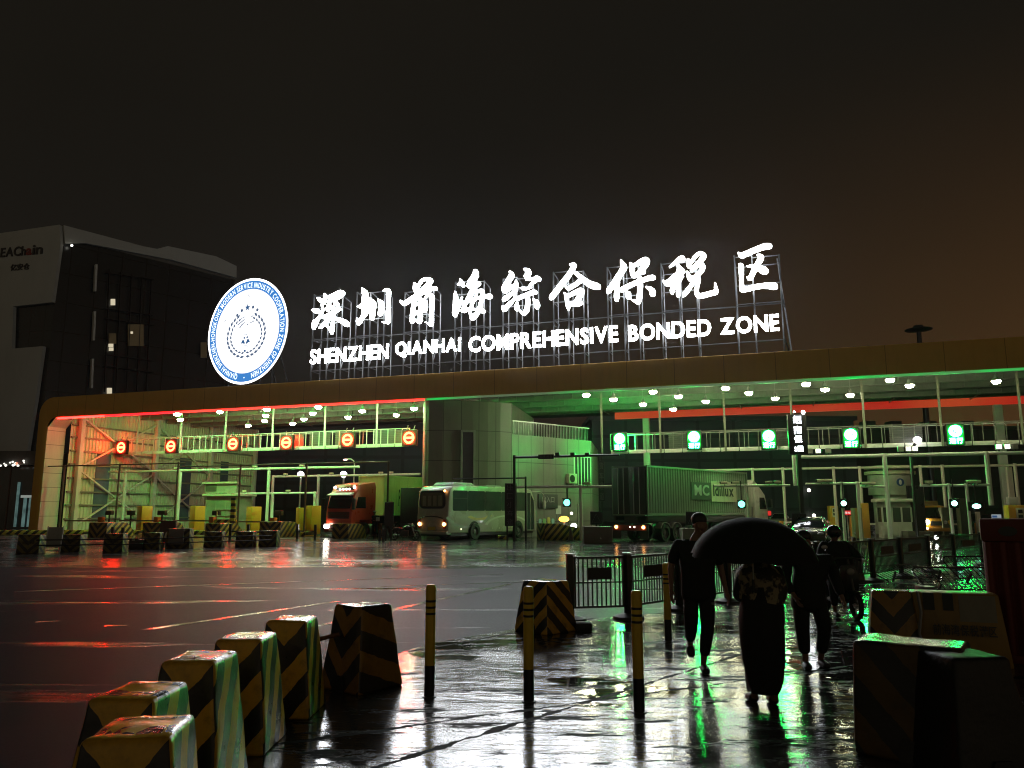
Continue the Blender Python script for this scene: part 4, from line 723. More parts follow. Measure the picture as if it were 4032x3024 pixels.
def doors(parent, x0, z0, z1, wy, mat):
    hw_ = wy/2
    for sg in (-1, 1):
        d = MB().bx(x0-.02, x0+.04, min(.01*sg, sg*(hw_-.06)), max(.01*sg, sg*(hw_-.06)), z0+.08, z1-.08).build("door", mat, parent, bev=.01); m = MB()
        for q in (.35, .75): m.tube([(x0-.06, sg*q, z0+.1), (x0-.06, sg*q, z1-.1)], .022, 6)
        m.build("lock_bar", galv, d)
# container lorry on the right
tr = gnd(2488, 2136); tr.y += .6; A_ = R(90-43.7)
lor = T("container_lorry", "lorry with a long dark green corrugated container seen from behind under green signals", "lorry", tr, A_)
grn = pm("container_green", (.19, .23, .17), .35, var=.12, dirt=.35, scale=.6); drk = pm("container_rear", (.035, .04, .036), .5, var=.2)
cn = container(lor, 0, 12.2, 1.5, 4.38, 2.44, grn); doors(cn, 0, 1.5, 4.38, 2.44, drk)
MB().bx(.1, 12.6, -.45, .45, 1.05, 1.45).bx(.1, 12.2, -1.18, -1.08, 1.22, 1.46).bx(.1, 12.2, 1.08, 1.18, 1.22, 1.46).bx(.0, .15, -1.2, 1.2, .62, 1.0).build("chassis", dark_steel, lor)
for x in (1.9, 3.15, 4.4): 
    for s_ in (-1, 1): wheel("w", lor, x, s_*1.0, .5, .42); 
for x in (1.9, 3.15): m = MB(); m.loft([[(x+r_*cos(R(q)), y_, .52+r_*sin(R(q))) for r_, y_ in ((.56, -1.22), (.60, -1.22), (.60, -.8), (.56, -.8))] for q in range(25, 156, 10)]); m.build("mudguard", pm("mudguard_grey", (.3, .31, .27), .4), lor)
for s_ in (-1, 1): MB().bx(.02, .06, s_*.95-.3, s_*.95+.3, .18, .75).build("mud_flap", rubber, lor)
tail("tail_lamp", lor, (-.06, .93, .85), .10, tail_on); tail("tail_lamp", lor, (-.06, -.97, .85), .10, tail_on); MB().ball((-.05, -.35, .86), .05, 8, 6).ball((-.05, -.05, .86), .04, 8, 6).build("plate_lamp", em("far_white", (1, .95, .85), 4), lor)
MB().bx(-.03, .0, -1.15, 1.15, .66, .96).build("rear_bar", pm("bar_red", (.2, .03, .02), .4), lor)
MB().bx(4.85, 7.25, -1.255, -1.235, 2.45, 3.55).build("banner", pm("banner_dark", (.05, .055, .05), .5), lor); MB().bx(7.3, 10.6, -1.255, -1.235, 2.35, 3.65).build("banner", pm("banner_pale", (.50, .47, .34), .5, var=.1), lor)
m = MB(); word(m, "MC", 5.2, 7.0, 2.72, 3.4, lambda x, z, d: (x, -1.262-d, z), .03, .004); m.build("lettering", pm("banner_letter_white", (.36, .38, .34), .5), lor, smooth=0)
m = MB(); word(m, "Idillux", 7.5, 10.2, 2.7, 3.45, lambda x, z, d: (x, -1.262-d, z), .03, .004); m.build("lettering", black, lor, smooth=0)
wc = pm("cab_white", (.66, .66, .55), .3, dirt=.2); 
MB().prism([(12.9, .6), (12.9, 3.4), (13.3, 3.95), (13.9, 3.6), (14.9, 2.9), (15.25, 1.9), (15.3, .6)], -1.2, 1.2).build("cab", wc, lor, bev=.08)
MB().prism([(14.0, 1.9), (14.0, 2.7), (14.7, 2.7), (15.0, 1.9)], -1.23, -1.19).build("side_window", glass("cab_glass", (.02, .025, .022), .1), lor); MB().bx(12.95, 13.15, -1.35, -1.15, .9, 3.5).build("exhaust", wc, lor, bev=.03)
MB().bx(14.9, 15.2, -1.6, -1.35, 2.0, 2.6).build("mirror", black, lor, bev=.03)
for x in (11.0, 14.2): wheel("w", lor, x, -1.0, .5, .35); wheel("w", lor, x, 1.0, .5, .35)
# red lorry facing left
rt = gnd(1330, 2117); RA = R(90-33)+pi
def red_lorry():
    t = T("red_lorry", "red lorry cab with roof lamps and a pale yellow container facing the gate", "lorry", rt, RA)
    redm = pm("cab_red", (.62, .06, .025), .3, var=.1, dirt=.2, coat=.4); gl = glass("cab_dark_glass", (.02, .022, .02), .08)
    MB().prism([(0, .55), (.02, 1.25), (-.05, 1.9), (-.28, 2.85), (-.5, 3.15), (-.75, 3.55), (-2.2, 3.75), (-2.3, 3.4), (-2.3, .9), (-1.9, .9), (-1.85, 1.15), (-.8, 1.15), (-.75, .55)], -1.22, 1.22).build("cab", redm, t, bev=.07)
    MB().prism([(.0, 1.93), (-.27, 2.78), (-.29, 2.78), (-.24, 2.72), (-.02, 1.93)][:3]+[(-.23, 2.80), (.045, 1.93)], -1.05, 1.05).build("windscreen", gl, t)
    MB().bx(-.02, .06, -1.0, 1.0, 1.25, 1.72).build("grille", pm("grille_dark", (.10, .012, .008), .4), t, bev=.02)
    m = MB()
    for k in range(3): m.bx(.06, .09, -.85, .85, 1.3+.13*k, 1.34+.13*k)
    m.build("grille_bar", dark_steel, t); MB().bx(-.3, .16, -1.22, 1.22, .35, .85).build("bumper", pm("bumper_red", (.2, .02, .012), .35), t, bev=.06)
    for s_, mt in ((-1, head_on), (1, glass("headlamp_off", (.3, .3, .28), .1))): MB().prism(rrect(s_*.92-.24, s_*.92+.24, .62, .88, .08), .12, .185, 'yz').build("headlamp", mt, t)
    MB().bx(.16, .18, -.7, .7, .42, .56).build("lower_grille", cream, t); MB().prism([(-.24, 2.86), (.12, 2.78), (.12, 2.84), (-.3, 3.0)], -1.1, 1.1).build("sun_visor", pm("visor", (.55, .5, .42), .35), t)
    MB().bx(-.62, -.52, -.85, .85, 3.12, 3.36).build("light_box", black, t, bev=.03)
    for k in range(4): MB().ball((-.5, -.45+.3*k, 3.24), .07, 10, 6).build("roof_lamp", em("roof_lamp", (1, .95, .8), 7), t)
    for s_ in (-1, 1): MB().ball((-.48, s_*.92, 3.36), .10, 10, 6).build("spot_lamp", em("roof_lamp", (1, .95, .8), 7), t)
    for s_ in (-1, 1): MB().bx(.0, .12, s_*1.42-.13, s_*1.42+.13, 1.85, 2.6).bar((-.1, s_*1.2, 2.65), (.06, s_*1.42, 2.6), .05).build("mirror", black, t, bev=.02)
    for s_ in (-1, 1): 
        w_ = MB().prism([(-.35, 1.95), (-.55, 2.7), (-1.25, 2.7), (-1.3, 1.95)], s_*1.225-.02, s_*1.225+.02).build("side_window", gl, t); MB().bx(-1.35, -.35, s_*1.24-.02, s_*1.24+.02, 1.0, 1.02).build("door_line", black, t)
    for s_ in (-1, 1): wheel("w", t, -1.35, s_*1.0, .5, .36); wheel("w", t, -4.6, s_*1.0, .5, .5)
    MB().bx(-2.3, 0-3.0, -1.1, 1.1, 1.0, 1.3) and MB().bx(-15, -2.3, -.5, .5, .9, 1.4).build("chassis", dark_steel, t)
    yc = pm("container_cream", (.80, .77, .42), .4, var=.1, dirt=.3, scale=.5); c = container(t, -15.2, -3.1, 1.45, 4.25, 2.44, yc)
    for x in (-11.5, -12.8, -14): 
        for s_ in (-1, 1): wheel("w", t, x, s_*1.0, .5, .45)
    m = MB(); word(m, "POL", -5.3, -4.6, 2.1, 3.3, lambda x, z, d: (-9.9-x, 1.262+d, z), .02, .004); m.build("lettering", pm("faded_mark", (.12, .12, .07), .5), t, smooth=0)
red_lorry()
# dark box van body left of the coach
bv = gnd(1610, 2122); bv.y += 3; t = T("box_truck", "plain dark grey box truck half hidden behind the coach", "truck", bv, R(90-24))
MB().bx(0, 6.5, -1.2, 1.2, .95, 3.35).build("box", pm("box_dark", (.045, .045, .05), .5, var=.15), t, bev=.03); MB().bx(.1, 6.4, -.5, .5, .5, .95).build("chassis", dark_steel, t); MB().prism([(6.6, .5), (6.6, 2.7), (7.6, 2.6), (8.2, 1.6), (8.25, .5)], -1.05, 1.05).build("cab", pm("box_cab", (.12, .12, .12), .35), t, bev=.06)
for x in (1.3, 7.3): wheel("w", t, x, -.95, .42, .3); wheel("w", t, x, .95, .42, .3)
# small yellow lorry with glaring headlamp
yt = gnd(3690, 2112); t = T("yellow_lorry", "small yellow lorry front with one glaring headlamp behind the dark lane board", "lorry", yt, R(-90-8))
MB().prism([(0, .4), (.05, 1.1), (-.12, 1.4), (-.45, 2.1), (-1.9, 2.2), (-1.9, .4)], -.95, .95).build("cab", pm("lorry_yellow", (.6, .3, .03), .3, coat=.3), t, bev=.07)
MB().prism([(.0, 1.25), (-.36, 2.0), (-.32, 2.02), (.05, 1.27)], -.82, .82).build("windscreen", glass("cab_dark_glass", (.02, .022, .02), .08), t); MB().bx(-5, -2, -1, 1, .6, 2.5).build("box", pm("lorry_box", (.2, .11, .05), .5), t)
MB().ball((.08, -.62, .98), .17, 12, 8).build("headlamp", em("head_glare", (1, .93, .75), 45), t); MB().ball((.1, -.66, .55), .09, 10, 6).build("fog_lamp", em("fog_lamp", (1, .75, .4), 14), t); MB().ball((.06, .62, .98), .14, 10, 6).build("headlamp", glass("headlamp_off", (.3, .3, .28), .1), t)
MB().bx(.02, .09, -.4, .4, .75, 1.05).build("grille", dark_steel, t); MB().bx(-.1, .14, -.95, .95, .34, .6).build("bumper", pm("bumper_orange", (.3, .14, .02), .4), t, bev=.03)
for x in (-1.0, -4): wheel("w", t, x, -.8, .38, .25); wheel("w", t, x, .8, .38, .25)
# cars waiting behind the umbrella
def car(label, loc, rz, col, lamps=False):
    t = T("parked_car", label, "car", loc, rz); pc = pm("car_"+label[:9].strip().replace(" ", "_"), col, .25, var=.08, dirt=.1, coat=.6)
    MB().prism([(-2.2, .32), (-2.25, .75), (-2.05, .98), (-1.2, 1.02), (1.0, .98), (2.0, .82), (2.2, .62), (2.2, .32)], -.88, .88).build("body", pc, t, bev=.10, seg=3)
    MB().loft([[(-1.75, -.78, .98), (1.15, -.78, .96), (1.15, .78, .96), (-1.75, .78, .98)], [(-1.0, -.6, 1.44), (.35, -.6, 1.45), (.35, .6, 1.45), (-1.0, .6, 1.44)]]).build("cabin", glass("car_glass", (.02, .025, .025), .07), t, bev=.05)
    MB().prism([(-.98, 1.43), (-.8, 1.48), (.2, 1.49), (.36, 1.44)], -.6, .6).build("roof", pc, t, bev=.03)
    for s_ in (-1, 1): MB().ball((2.12, s_*.66, .68), (.10, .18, .08), 10, 6).build("headlamp", em("car_head", (1, .95, .85), 8) if lamps else glass("headlamp_off", (.3, .3, .28), .1), t); MB().bx(.75, .95, s_*.95-.08, s_*.95+.08, .95, 1.08).build("mirror", pc, t, bev=.02)
    MB().bx(2.18, 2.22, -.4, .4, .42, .56).build("grille", black, t)
    for x in (-1.35, 1.35):
        for s_ in (-1, 1): wheel("w", t, x, s_*.78, .32, .22)
car("dark saloon car waiting beyond the fence behind the helmeted rider", gnd(3200, 2150), R(-90-28), (.05, .045, .035))
car("pale saloon car far off between the red pipe posts", gnd(3075, 2076), R(-120), (.4, .4, .4))
car("black car with dim lamps far right behind the traffic light posts", gnd(3860, 2092), R(-100), (.03, .03, .03), True)
# motorcycle by the coach
mp_ = gnd(1592, 2128); t = T("motorcycle", "dark motorcycle with shiny fittings parked left of the coach", "motorcycle", mp_, R(-12))
for x in (-.68, .68): 
    w_ = MB().tube([(x+.27*cos(2*pi*k/20), 0, .31+.27*sin(2*pi*k/20)) for k in range(21)], .05, 8, False).build("wheel", rubber, t); m = MB().lathe([(.05, -.05), (.05, .05)], 10, (x, 0, .31), 'y')
    for k in range(6): m.bar((x, 0, .31), (x+.24*cos(pi*k/3), 0, .31+.24*sin(pi*k/3)), .012)
    m.build("rim", galv, w_)
MB().prism([(-.75, .66), (-.6, .78), (-.05, .74), (.0, .62), (-.5, .55)], -.13, .13).build("seat", black, t, bev=.04); MB().ball((.18, 0, .76), (.26, .14, .14), 12, 8).build("tank", pm("tank_black", (.02, .02, .02), .2, dirt=0), t)
MB().bx(-.3, .25, -.12, .12, .25, .6).build("engine", dark_steel, t, bev=.03); MB().tube([(.68, .08, .31), (.45, .08, .95)], .025).tube([(.68, -.08, .31), (.45, -.08, .95)], .025).build("fork", galv, t)
MB().tube([(.36, -.38, 1.0), (.45, -.15, .98), (.45, .15, .98), (.36, .38, 1.0)], .018).build("handlebar", galv, t); MB().ball((.56, 0, .86), .10, 10, 8).build("headlamp", glass("headlamp_off", (.3, .3, .28), .1), t); MB().tube([(-.1, .14, .3), (-.8, .16, .34)], .045, 8).build("exhaust", galv, t); MB().bx(-1.0, -.7, -.16, .16, .68, 1.0).build("top_box", black, t, bev=.03)
MB().bx(-.84, -.80, -.12, .12, .6, .68).build("tail_lamp", pm("tail_pink", (.5, .15, .12), .3), t)

# ================================================================ booths
def booth(label, loc, rz, w_, d_, h, glassm, wallm, name="toll_booth"):
    t = T(name, label, "booth", loc, rz)
    b0 = MB().bx(-w_/2, w_/2, -d_/2, d_/2, 0, 1.05).bx(-w_/2, w_/2, -d_/2, d_/2, h-.35, h).build("wall", wallm, t)
    for x in (-w_/2, -w_/6, w_/6, w_/2):
        for yy in (-d_/2, d_/2): MB().bx(x-.05, x+.05, yy-.04, yy+.04, 1.05, h-.35).build("window_post", wallm, t)
    for x0, x1 in ((-w_/2+.05, -w_/6-.05), (-w_/6+.05, w_/6-.05), (w_/6+.05, w_/2-.05)): MB().bx(x0, x1, -d_/2-.0, -d_/2+.02, 1.05, h-.35).build("window", glassm, t)
    for s_ in (-1, 1): MB().bx(s_*w_/2-.012, s_*w_/2+.012, -d_/2+.05, d_/2-.05, 1.05, h-.35).build("window", glassm, t)
    MB().prism(rrect(-w_/2-.35, w_/2+.35, -d_/2-.35, d_/2+.35, .3), h, h+.22, 'xy').build("roof", pm("booth_roof", (.72, .70, .55), .35, var=.06, dirt=.1), t, bev=.05); return t
p = gnd(3528, 2118); bt = booth("small white toll booth with a rounded roof edge beside the striped post", p, R(-14), 1.75, 1.5, 2.35, glass("booth_glass", (.055, .07, .05), .1), pm("booth_white", (.52, .53, .44), .4, dirt=.2))
MB().bx(-1.05, .1, -1.05, -.8, .72, .8).bx(-1.05, -.95, -1.05, -.9, 0, .72).bx(0, .1, -1.05, -.9, 0, .72).bx(-.95, 0, -1.0, -.95, .25, .72).build("counter", pm("booth_white", (.52, .53, .44), .4), bt)
p = gnd(3560, 2104); p.y += 1.5; t = T("control_kiosk", "round grey kiosk with two pale roof bands and a small blue badge", "booth", p, 0)
MB().lathe([(1.35, 0), (1.35, 3.0), (1.65, 3.0), (1.65, 4.55)], 28).build("drum", pm("kiosk_grey", (.42, .42, .36), .4, dirt=.25), t)
for z in (4.6, 5.02): MB().lathe([(1.5, z), (1.85, z), (1.85, z+.24), (1.5, z+.24)], 28).build("roof_band", cream, t)
MB().lathe([(1.6, 4.6), (1.6, 5.0)], 24).build("roof_core", dark_steel, t)
m = MB(); disc(m, (-.05, 3.95), .30, -1.67, 20); bd = m.build("badge", pm("badge_blue", (.03, .09, .25), .3), t, smooth=0); m = MB(); disc(m, (-.05, 3.95), .11, -1.68, 14, .2); m.build("badge_mark", pm("badge_white", (.7, .7, .7), .3), bd, smooth=0)
p = gnd(862, 2096); p.y += 2; booth("grey toll booth with a flat hood, seats showing behind its windows", p, TH, 3.0, 2.2, 3.0, glass("booth_glass2", (.30, .34, .24), .3), pm("booth_dull", (.36, .36, .27), .45, dirt=.3))
q_ = W(*[(p-C0).dot(DU), (p-C0).dot(DV)-1.15], 3.3); t = T("booth_header", "dull header board with a dark half above the grey toll booth windows", "sign", q_, TH)
MB().bx(-1.6, 1.6, -.1, .1, -.02, .75).build("board", pm("header_dull", (.42, .42, .32), .5), t); MB().bx(-1.5, -.4, -.13, -.1, .1, .72).build("dark_half", pm("header_dark", (.12, .12, .09), .5), t); MB().bx(-1.75, 1.75, -.3, .3, .76, .92).build("hood", cream, t)
p = gnd(885, 2108); t = T("striped_board", "yellow and black slanted hazard board leaning below the toll booth windows", "barrier", p, TH); MB().bx(-.95, .95, -.05, .05, .12, 1.15).build("panel", KERB, t)
for z in (1.3, 1.75): MB().bx(-.9, .95, -.04, .04, z, z+.1).build("rail", pm("rail_yellow", (.6, .55, .25), .4), t)
MB().bx(-.85, -.78, -.03, .03, 0, 1.8).bx(.78, .85, -.03, .03, 0, 1.8).build("post", pm("rail_yellow", (.6, .55, .25), .4), t)
ban = chev("band_post", 0, .42, 1, side=0.0, ya=(.62, .47, .05), wear=.1)
for px, py, h, lab in ((912, 2110, 2.7, "banded yellow and black post right of the left toll booth"), (3640, 2104, 3.0, "banded yellow and black post right of the white toll booth"), (132, 2094, 2.6, "thin banded post at the foot of the orange canopy leg")):
    p = gnd(px, py); t = T("striped_post", lab, "post", p, 0, "banded hazard posts"); MB().bx(-.15 if px > 200 else -.08, .15 if px > 200 else .08, -.12, .12, .05, h).build("post", ban, t); MB().bx(-.2, .2, -.2, .2, 0, .05).build("base", dark_steel, t)
# ================================================================ pipe gantries, poles, cameras, traffic lights
def gantry(label, zt, u0, u1, v, ups, r, mat, cams=(), grp="camera gantries over the lanes", tdown=None):
    t = T("pipe_gantry", label, "gantry", W(0, 0), TH, grp); MB().tube([(u0, v, zt), (u1, v, zt)], r*.8, 10).build("beam", mat, t)
    for i, u in enumerate(ups): MB().tube([(u, v, 0 if not tdown or i not in tdown else tdown[i]), (u, v, zt+.12)], r, 10).build("post", mat, t)
    for u in cams:
        c = MB().bx(u-.32, u+.1, v-.16, v+.02, zt+.12, zt+.28).build("camera", cream, t, bev=.03); MB().bx(u-.12, u-.06, v-.1, v-.04, zt, zt+.12).build("bracket", grey_steel, c); MB().ball((u-.34, v-.07, zt+.2), .07, 8, 6).build("lens", black, c)
    return t
U_ = lambda x, y, v: fr(x, y, v)[0]; Z_ = lambda x, y, v: fr(x, y, v)[1]
pinkpipe = pm("pale_pipe", (.70, .62, .52), .35, var=.08, dirt=.2)
gantry("long pale pipe gantry lit pink behind the right lane booths", Z_(3300, 1843, 15), U_(2690, 1840, 15), 38, 15, [U_(x, 1900, 15) for x in (2965, 3085, 3285, 3388, 3628, 3715, 4003)], .11, pinkpipe)
gantry("nearer cream pipe gantry with floodlights above the white booth", Z_(3500, 1793, 4), U_(3120, 1795, 4), 34, 4, [U_(x, 1900, 4) for x in (3132, 3490, 3895)], .135, white_steel, tdown={0: Z_(3132, 1912, 4), 2: Z_(3895, 1990, 4)})
fl = T("floodlight", "x", "floodlight", W(0, 0), TH, "floodlights on the cream gantry"); MB().bx(-.17, .17, -.1, .1, .1, .42).build("housing", grey_steel, fl, bev=.03); MB().bx(-.13, .13, -.12, -.1, .14, .38).build("glass_front", glass("flood_glass", (.4, .4, .34), .2), fl); MB().bx(-.03, .03, -.05, .05, 0, .12).build("bracket", dark_steel, fl)
zz = Z_(3500, 1793, 4)+.1; fw_ = True
for x, nm in ((3190, "grey floodlight beside the vertical lit sign on the cream gantry"), (3222, "bright white tilted floodlight second along the cream gantry"), (3262, "third grey floodlight along the cream gantry"), (3548, "grey floodlight right of the tall cream post"), (3578, "bright white floodlight above the white booth"), (3604, "small pale floodlight right of the bright one above the booth"), (3935, "grey floodlight left of the bright one at the far right"), (3968, "bright white floodlight at the far right of the cream gantry"), (3998, "grey floodlight last on the right of the cream gantry")):
    if fw_: fl.location = W(U_(x, 1790, 4), 4, zz); fl["label"] = nm; fw_ = False; c = fl
    else: c = again(fl, nm, W(U_(x, 1790, 4), 4, zz))
    if "bright" in nm:
        for k in kids(c):
            if k.name.startswith("glass_front"): k.data = k.data.copy(); k.data.materials[0] = em("flood_on", (1, 1, .78), 3.5)
for lab, x0, x1, y, v, posts, cams in (("cream camera arm over the container lorry's cab", 2812, 3112, 1914, 3, (2935,), (2860, 2905, 3035, 3070)), ("green lit camera arm left of the cream post", 3172, 3385, 1906, 3.2, (3313, 3375), (3240, 3270)), ("short camera arm joined to the tall cream post", 3388, 3490, 1916, 4, (), (3415, 3440)), ("camera arm carrying two hanging traffic lights at the right", 3622, 3896, 1912, 3.2, (3735, 3805), (3665, 3830, 3855))):
    gantry(lab, Z_(x0, y, v), U_(x0, y, v), U_(x1, y, v), v, [U_(q, y, v) for q in posts], .09, white_steel, [U_(q, y, v) for q in cams], "camera arms of the right lanes")
gantry("pale yellow lane pipe with cameras across the left lanes", Z_(900, 1849, 6), U_(328, 1850, 6), U_(1415, 1832, 6), 6, [U_(x, 1850, 6) for x in (322, 497, 712, 1060)], .13, white_steel, [U_(q, 1845, 6) for q in (480, 700, 1010, 1195)])
gantry("lower pale pipe with cameras behind the left toll booth", Z_(1000, 1943, 9), U_(930, 1943, 9), U_(1245, 1942, 9), 9, [U_(x, 1943, 9) for x in (1075, 1240)], .12, white_steel, [U_(q, 1943, 9) for q in (970, 1140)])
gantry("cream pipe with small lamps above the red lorry's container", Z_(1300, 1873, 14), U_(1075, 1874, 14), U_(1655, 1872, 14), 14, [U_(x, 1874, 14) for x in (1076, 1255, 1445)], .13, white_steel, [U_(q, 1873, 14) for q in (1130, 1310, 1505, 1545)])
gantry("pale pipe past the coach roof to the gatehouse door", Z_(2200, 1917, -1.2), U_(2015, 1916, -1.2), U_(2415, 1921, -1.2), -1.2, [U_(2286, 1917, -1.2)], .10, white_steel, [U_(2320, 1917, -1.2)])
def frame_poles(label, xs, yt, ybs, v, x0, x1, mat, rr=.07):
    t = T("height_bar", label, "height bar", W(0, 0), TH, "dark height bars before the lanes"); zt = Z_(xs[0], yt[0], v)
    us = [U_(x, y, v) for x, y in zip(xs, yt)]; MB().tube([(U_(x0, yt[0], v), v, zt), (U_(x1, yt[-1], v), v, zt)], rr*.7, 8).build("bar", mat, t)
    for u in us: MB().tube([(u, v, 0), (u, v, zt+.08)], rr, 8).build("post", mat, t)
frame_poles("long thin brown height bar on posts before the red signal lanes", (45, 255, 472, 702), (1840, 1838, 1836, 1830), 0, .4, 40, 730, rust_pole)
frame_poles("thin brown height bar reaching the red lorry's tail", (948, 1208, 1530), (1832, 1822, 1808), 0, .3, 700, 1530, rust_pole)
frame_poles("black height bar over the coach roof", (2070,), (1882,), 0, -3.5, 1780, 2072, black, .06)
t = gantry("black camera pole with a dark lane board before the green wall", Z_(2025, 1801, -4), U_(2022, 1801, -4), U_(2440, 1794, -4), -4, [U_(2025, 1800, -4)], .09, black, [], "dark board poles"); v = -4
MB().bx(U_(2122, 1800, v), U_(2183, 1800, v), v-.15, v-.05, Z_(2150, 1808, v), Z_(2150, 1790, v)).build("board", black, t)
m = MB(); word(m, "出境通道", U_(2128, 1800, v), U_(2178, 1800, v), Z_(2150, 1804, v), Z_(2150, 1794, v), lambda x, z, d: (x, v-.16-d, z), .0, .003); m.build("lettering", pm("board_dim", (.10, .10, .11), .5), t, smooth=0)
for x in (2195, 2255, 2312): MB().bx(U_(x, 1800, v)-.12, U_(x, 1800, v)+.14, v-.12, v+.12, Z_(x, 1797, v), Z_(x, 1782, v)).build("camera", black, t, bev=.03)
def vboard(label, x0, x1, y0, y1, ybase, legs=True, txt="", hang=None):
    p = gnd((x0+x1)/2, ybase); k = p.y/F; w_ = (x1-x0)*k; z0 = aty(x0, y1, p.y).z; z1 = aty(x0, y0, p.y).z; t = T("lane_board", label, "sign", p, 0, "dark lane boards seen unlit")
    MB().bx(-w_/2, w_/2, -.08, .08, z0, z1).build("board", pm("board_black", (.012, .012, .014), .4, var=.3), t, bev=.02); MB().bx(-w_/2+.04, w_/2-.04, -.09, -.08, z0+.04, z1-.04).build("screen", pm("screen_dark", (.02, .02, .024), .3), t)
    if txt:
        h = (z1-z0)/len(txt); m = MB()
        for i, c in enumerate(txt): word(m, c, -w_*.34, w_*.34, z1-h*(i+.85), z1-h*(i+.15), lambda x, z, d: (x, -.095-d, z), .0, .003)
        m.build("lettering", pm("board_dim", (.10, .10, .11), .5), t, smooth=0)
    if legs:
        for s_ in (-1, 1): MB().bx(s_*w_*.3-.05, s_*w_*.3+.05, -.05, .05, 0, z0).build("leg", black, t)
    if hang: MB().bar((0, .1, 0), (0, .1, z1+hang), .10).build("pole", black, t)
    return t
vboard("tall black lane board on two legs in front of the coach's side", 1988, 2034, 1903, 2072, 2132, True, "出口小车道")
vboard("narrow black hanging board on a pole left of the container lorry", 2361, 2384, 1815, 1974, 2120, False, "货车通道", .9)
vboard("tall dark board left of the yellow lorry's headlamp", 3586, 3650, 1912, 2088, 2118, True)
vboard("small dark board on a stand just left of the coach", 1512, 1547, 1977, 2072, 2128, True)
def squaresign(label, x0, x1, y0, y1, ybase, wtri=True):
    p = gnd((x0+x1)/2, ybase); k = p.y/F; w_ = (x1-x0)*k; z0 = aty(x0, y1, p.y).z; z1 = aty(x0, y0, p.y).z; t = T("crossing_sign", label, "road sign", p, 0, "square blue crossing signs")
    MB().bx(-w_/2, w_/2, -.06, -.02, z0, z1).build("plate", pm("sign_navy", (.008, .011, .018), .35), t, bev=.01); MB().bar((0, 0, 0), (0, 0, z1-.1), .08).build("pole", dark_steel, t)
    cx, cz = 0, (z0+z1)/2; m = MB(); s_ = w_*.36
    for a, b in (((-s_, -s_), (0, s_)), ((0, s_), (s_, -s_)), ((-s_, -s_), (s_, -s_))): m.bar((a[0], -.065, cz+a[1]), (b[0], -.065, cz+b[1]), .06, .01)
    m.build("triangle_mark", pm("sign_grey_blue", (.05, .06, .07), .4), t)
squaresign("square dark blue crossing sign above the block before the gatehouse door", 2326, 2372, 2014, 2066, 2138)
squaresign("square dark blue crossing sign against the container lorry's wheels", 2704, 2760, 2014, 2068, 2138)
squaresign("square dark blue crossing sign right of the umbrella", 3122, 3180, 2021, 2078, 2150)
def block2(label, x0, x1, y0, y1, col, d=.9):
    a, b = gnd(x0, y1), gnd(x1, y1); k = a.y/F; h = aty(x0, y0, a.y).z; t = T("concrete_block", label, "barrier", ((a.x+b.x)/2, a.y, 0), 0, "plain concrete blocks under the crossing signs")
    MB().bx(-(b.x-a.x)/2, (b.x-a.x)/2, 0, d, 0, h).build("block", pm("block_"+str(x0), col, .5, dirt=.4, bump=.3), t, bev=.04); return t
bb = block2("brown concrete block with a white stud below the gatehouse crossing sign", 2299, 2414, 2073, 2142, (.13, .11, .09)); MB().ball((.12, -.01, .3), .045, 8, 6).build("stud", pm("stud_white", (.8, .8, .75), .3), bb)
block2("grey concrete block beside the container lorry's rear wheels", 2690, 2757, 2080, 2142, (.2, .2, .165))
block2("low dark concrete block under the board left of the yellow lorry", 3578, 3680, 2092, 2122, (.07, .065, .05))
def tlight(label, px, py, v, arm=.8, r=.17, col="cyan_lamp", wide=1.0):
    u, z = fr(px, py, v); t = T("traffic_light", label, "traffic light", W(u, v, z), TH, "green traffic lights over the lanes"); MB().prism(rrect(-.24*wide, .24*wide, -.26, .26, .05), 0, .18).build("housing", black, t, bev=.02)
    m = MB(); disc(m, (0, 0), r*wide, -.012, 20, r); m.build("lens", em(col, (.12, 1, .62) if col == "cyan_lamp" else (.3, 1, .72), 5 if col == "cyan_lamp" else 12), t, smooth=0)
    MB().prism([(-.25*wide, .2), (.25*wide, .2), (.25*wide, .25), (-.25*wide, .25)], -.22, 0).build("hood", black, t); MB().bar((0, .1, .2), (0, .1, .2+arm), .06).build("drop_pole", dark_steel, t)
tlight("cyan traffic light hanging beside the gatehouse doorway", 2232, 1979, -1.2, 1.0, .2); tlight("cyan traffic light in front of the container lorry's cab", 2920, 1985, 1.5, 1.2, .2)
tlight("glaring green traffic light above the yellow ticket machine", 3322, 1982, 3.0, 1.2, .15, "bright_lamp"); tlight("glaring green traffic light at the left of the pair by the dark panels", 3758, 1982, 3.0, 1.2, .15, "bright_lamp"); tlight("wide glaring green traffic light above the red plastic barrier", 3845, 1993, 3.0, 1.2, .13, "bright_lamp", 1.7)
# dark lane panels and brown posts by the right lanes
for label, x0, x1, y0, y1, yb, col in (("brown ribbed lane post right of the rider", 3366, 3396, 2000, 2122, 2126, (.26, .17, .05)), ("dark green lane panel between the two green lights", 3782, 3818, 1962, 2092, 2112, (.05, .06, .04)), ("dull lane panel on a post right of the yellow lorry", 3712, 3742, 1998, 2090, 2112, (.07, .08, .05))):
    p = gnd((x0+x1)/2, yb); k = p.y/F; z1 = aty(x0, y0, p.y).z; t = T("lane_post", label, "post", p, 0); 
    MB().bx(-(x1-x0)*k/2, (x1-x0)*k/2, -.15, .15, .1, z1).build("panel", pm("lane_panel_"+str(x0), col, .4), t, bev=.02)
    for s_ in (-1, 1): MB().bx(s_*(x1-x0)*k/2-.04, s_*(x1-x0)*k/2+.04, -.19, .19, 0, z1).build("upright", pm("upright_green", (.22, .23, .14), .4), t)
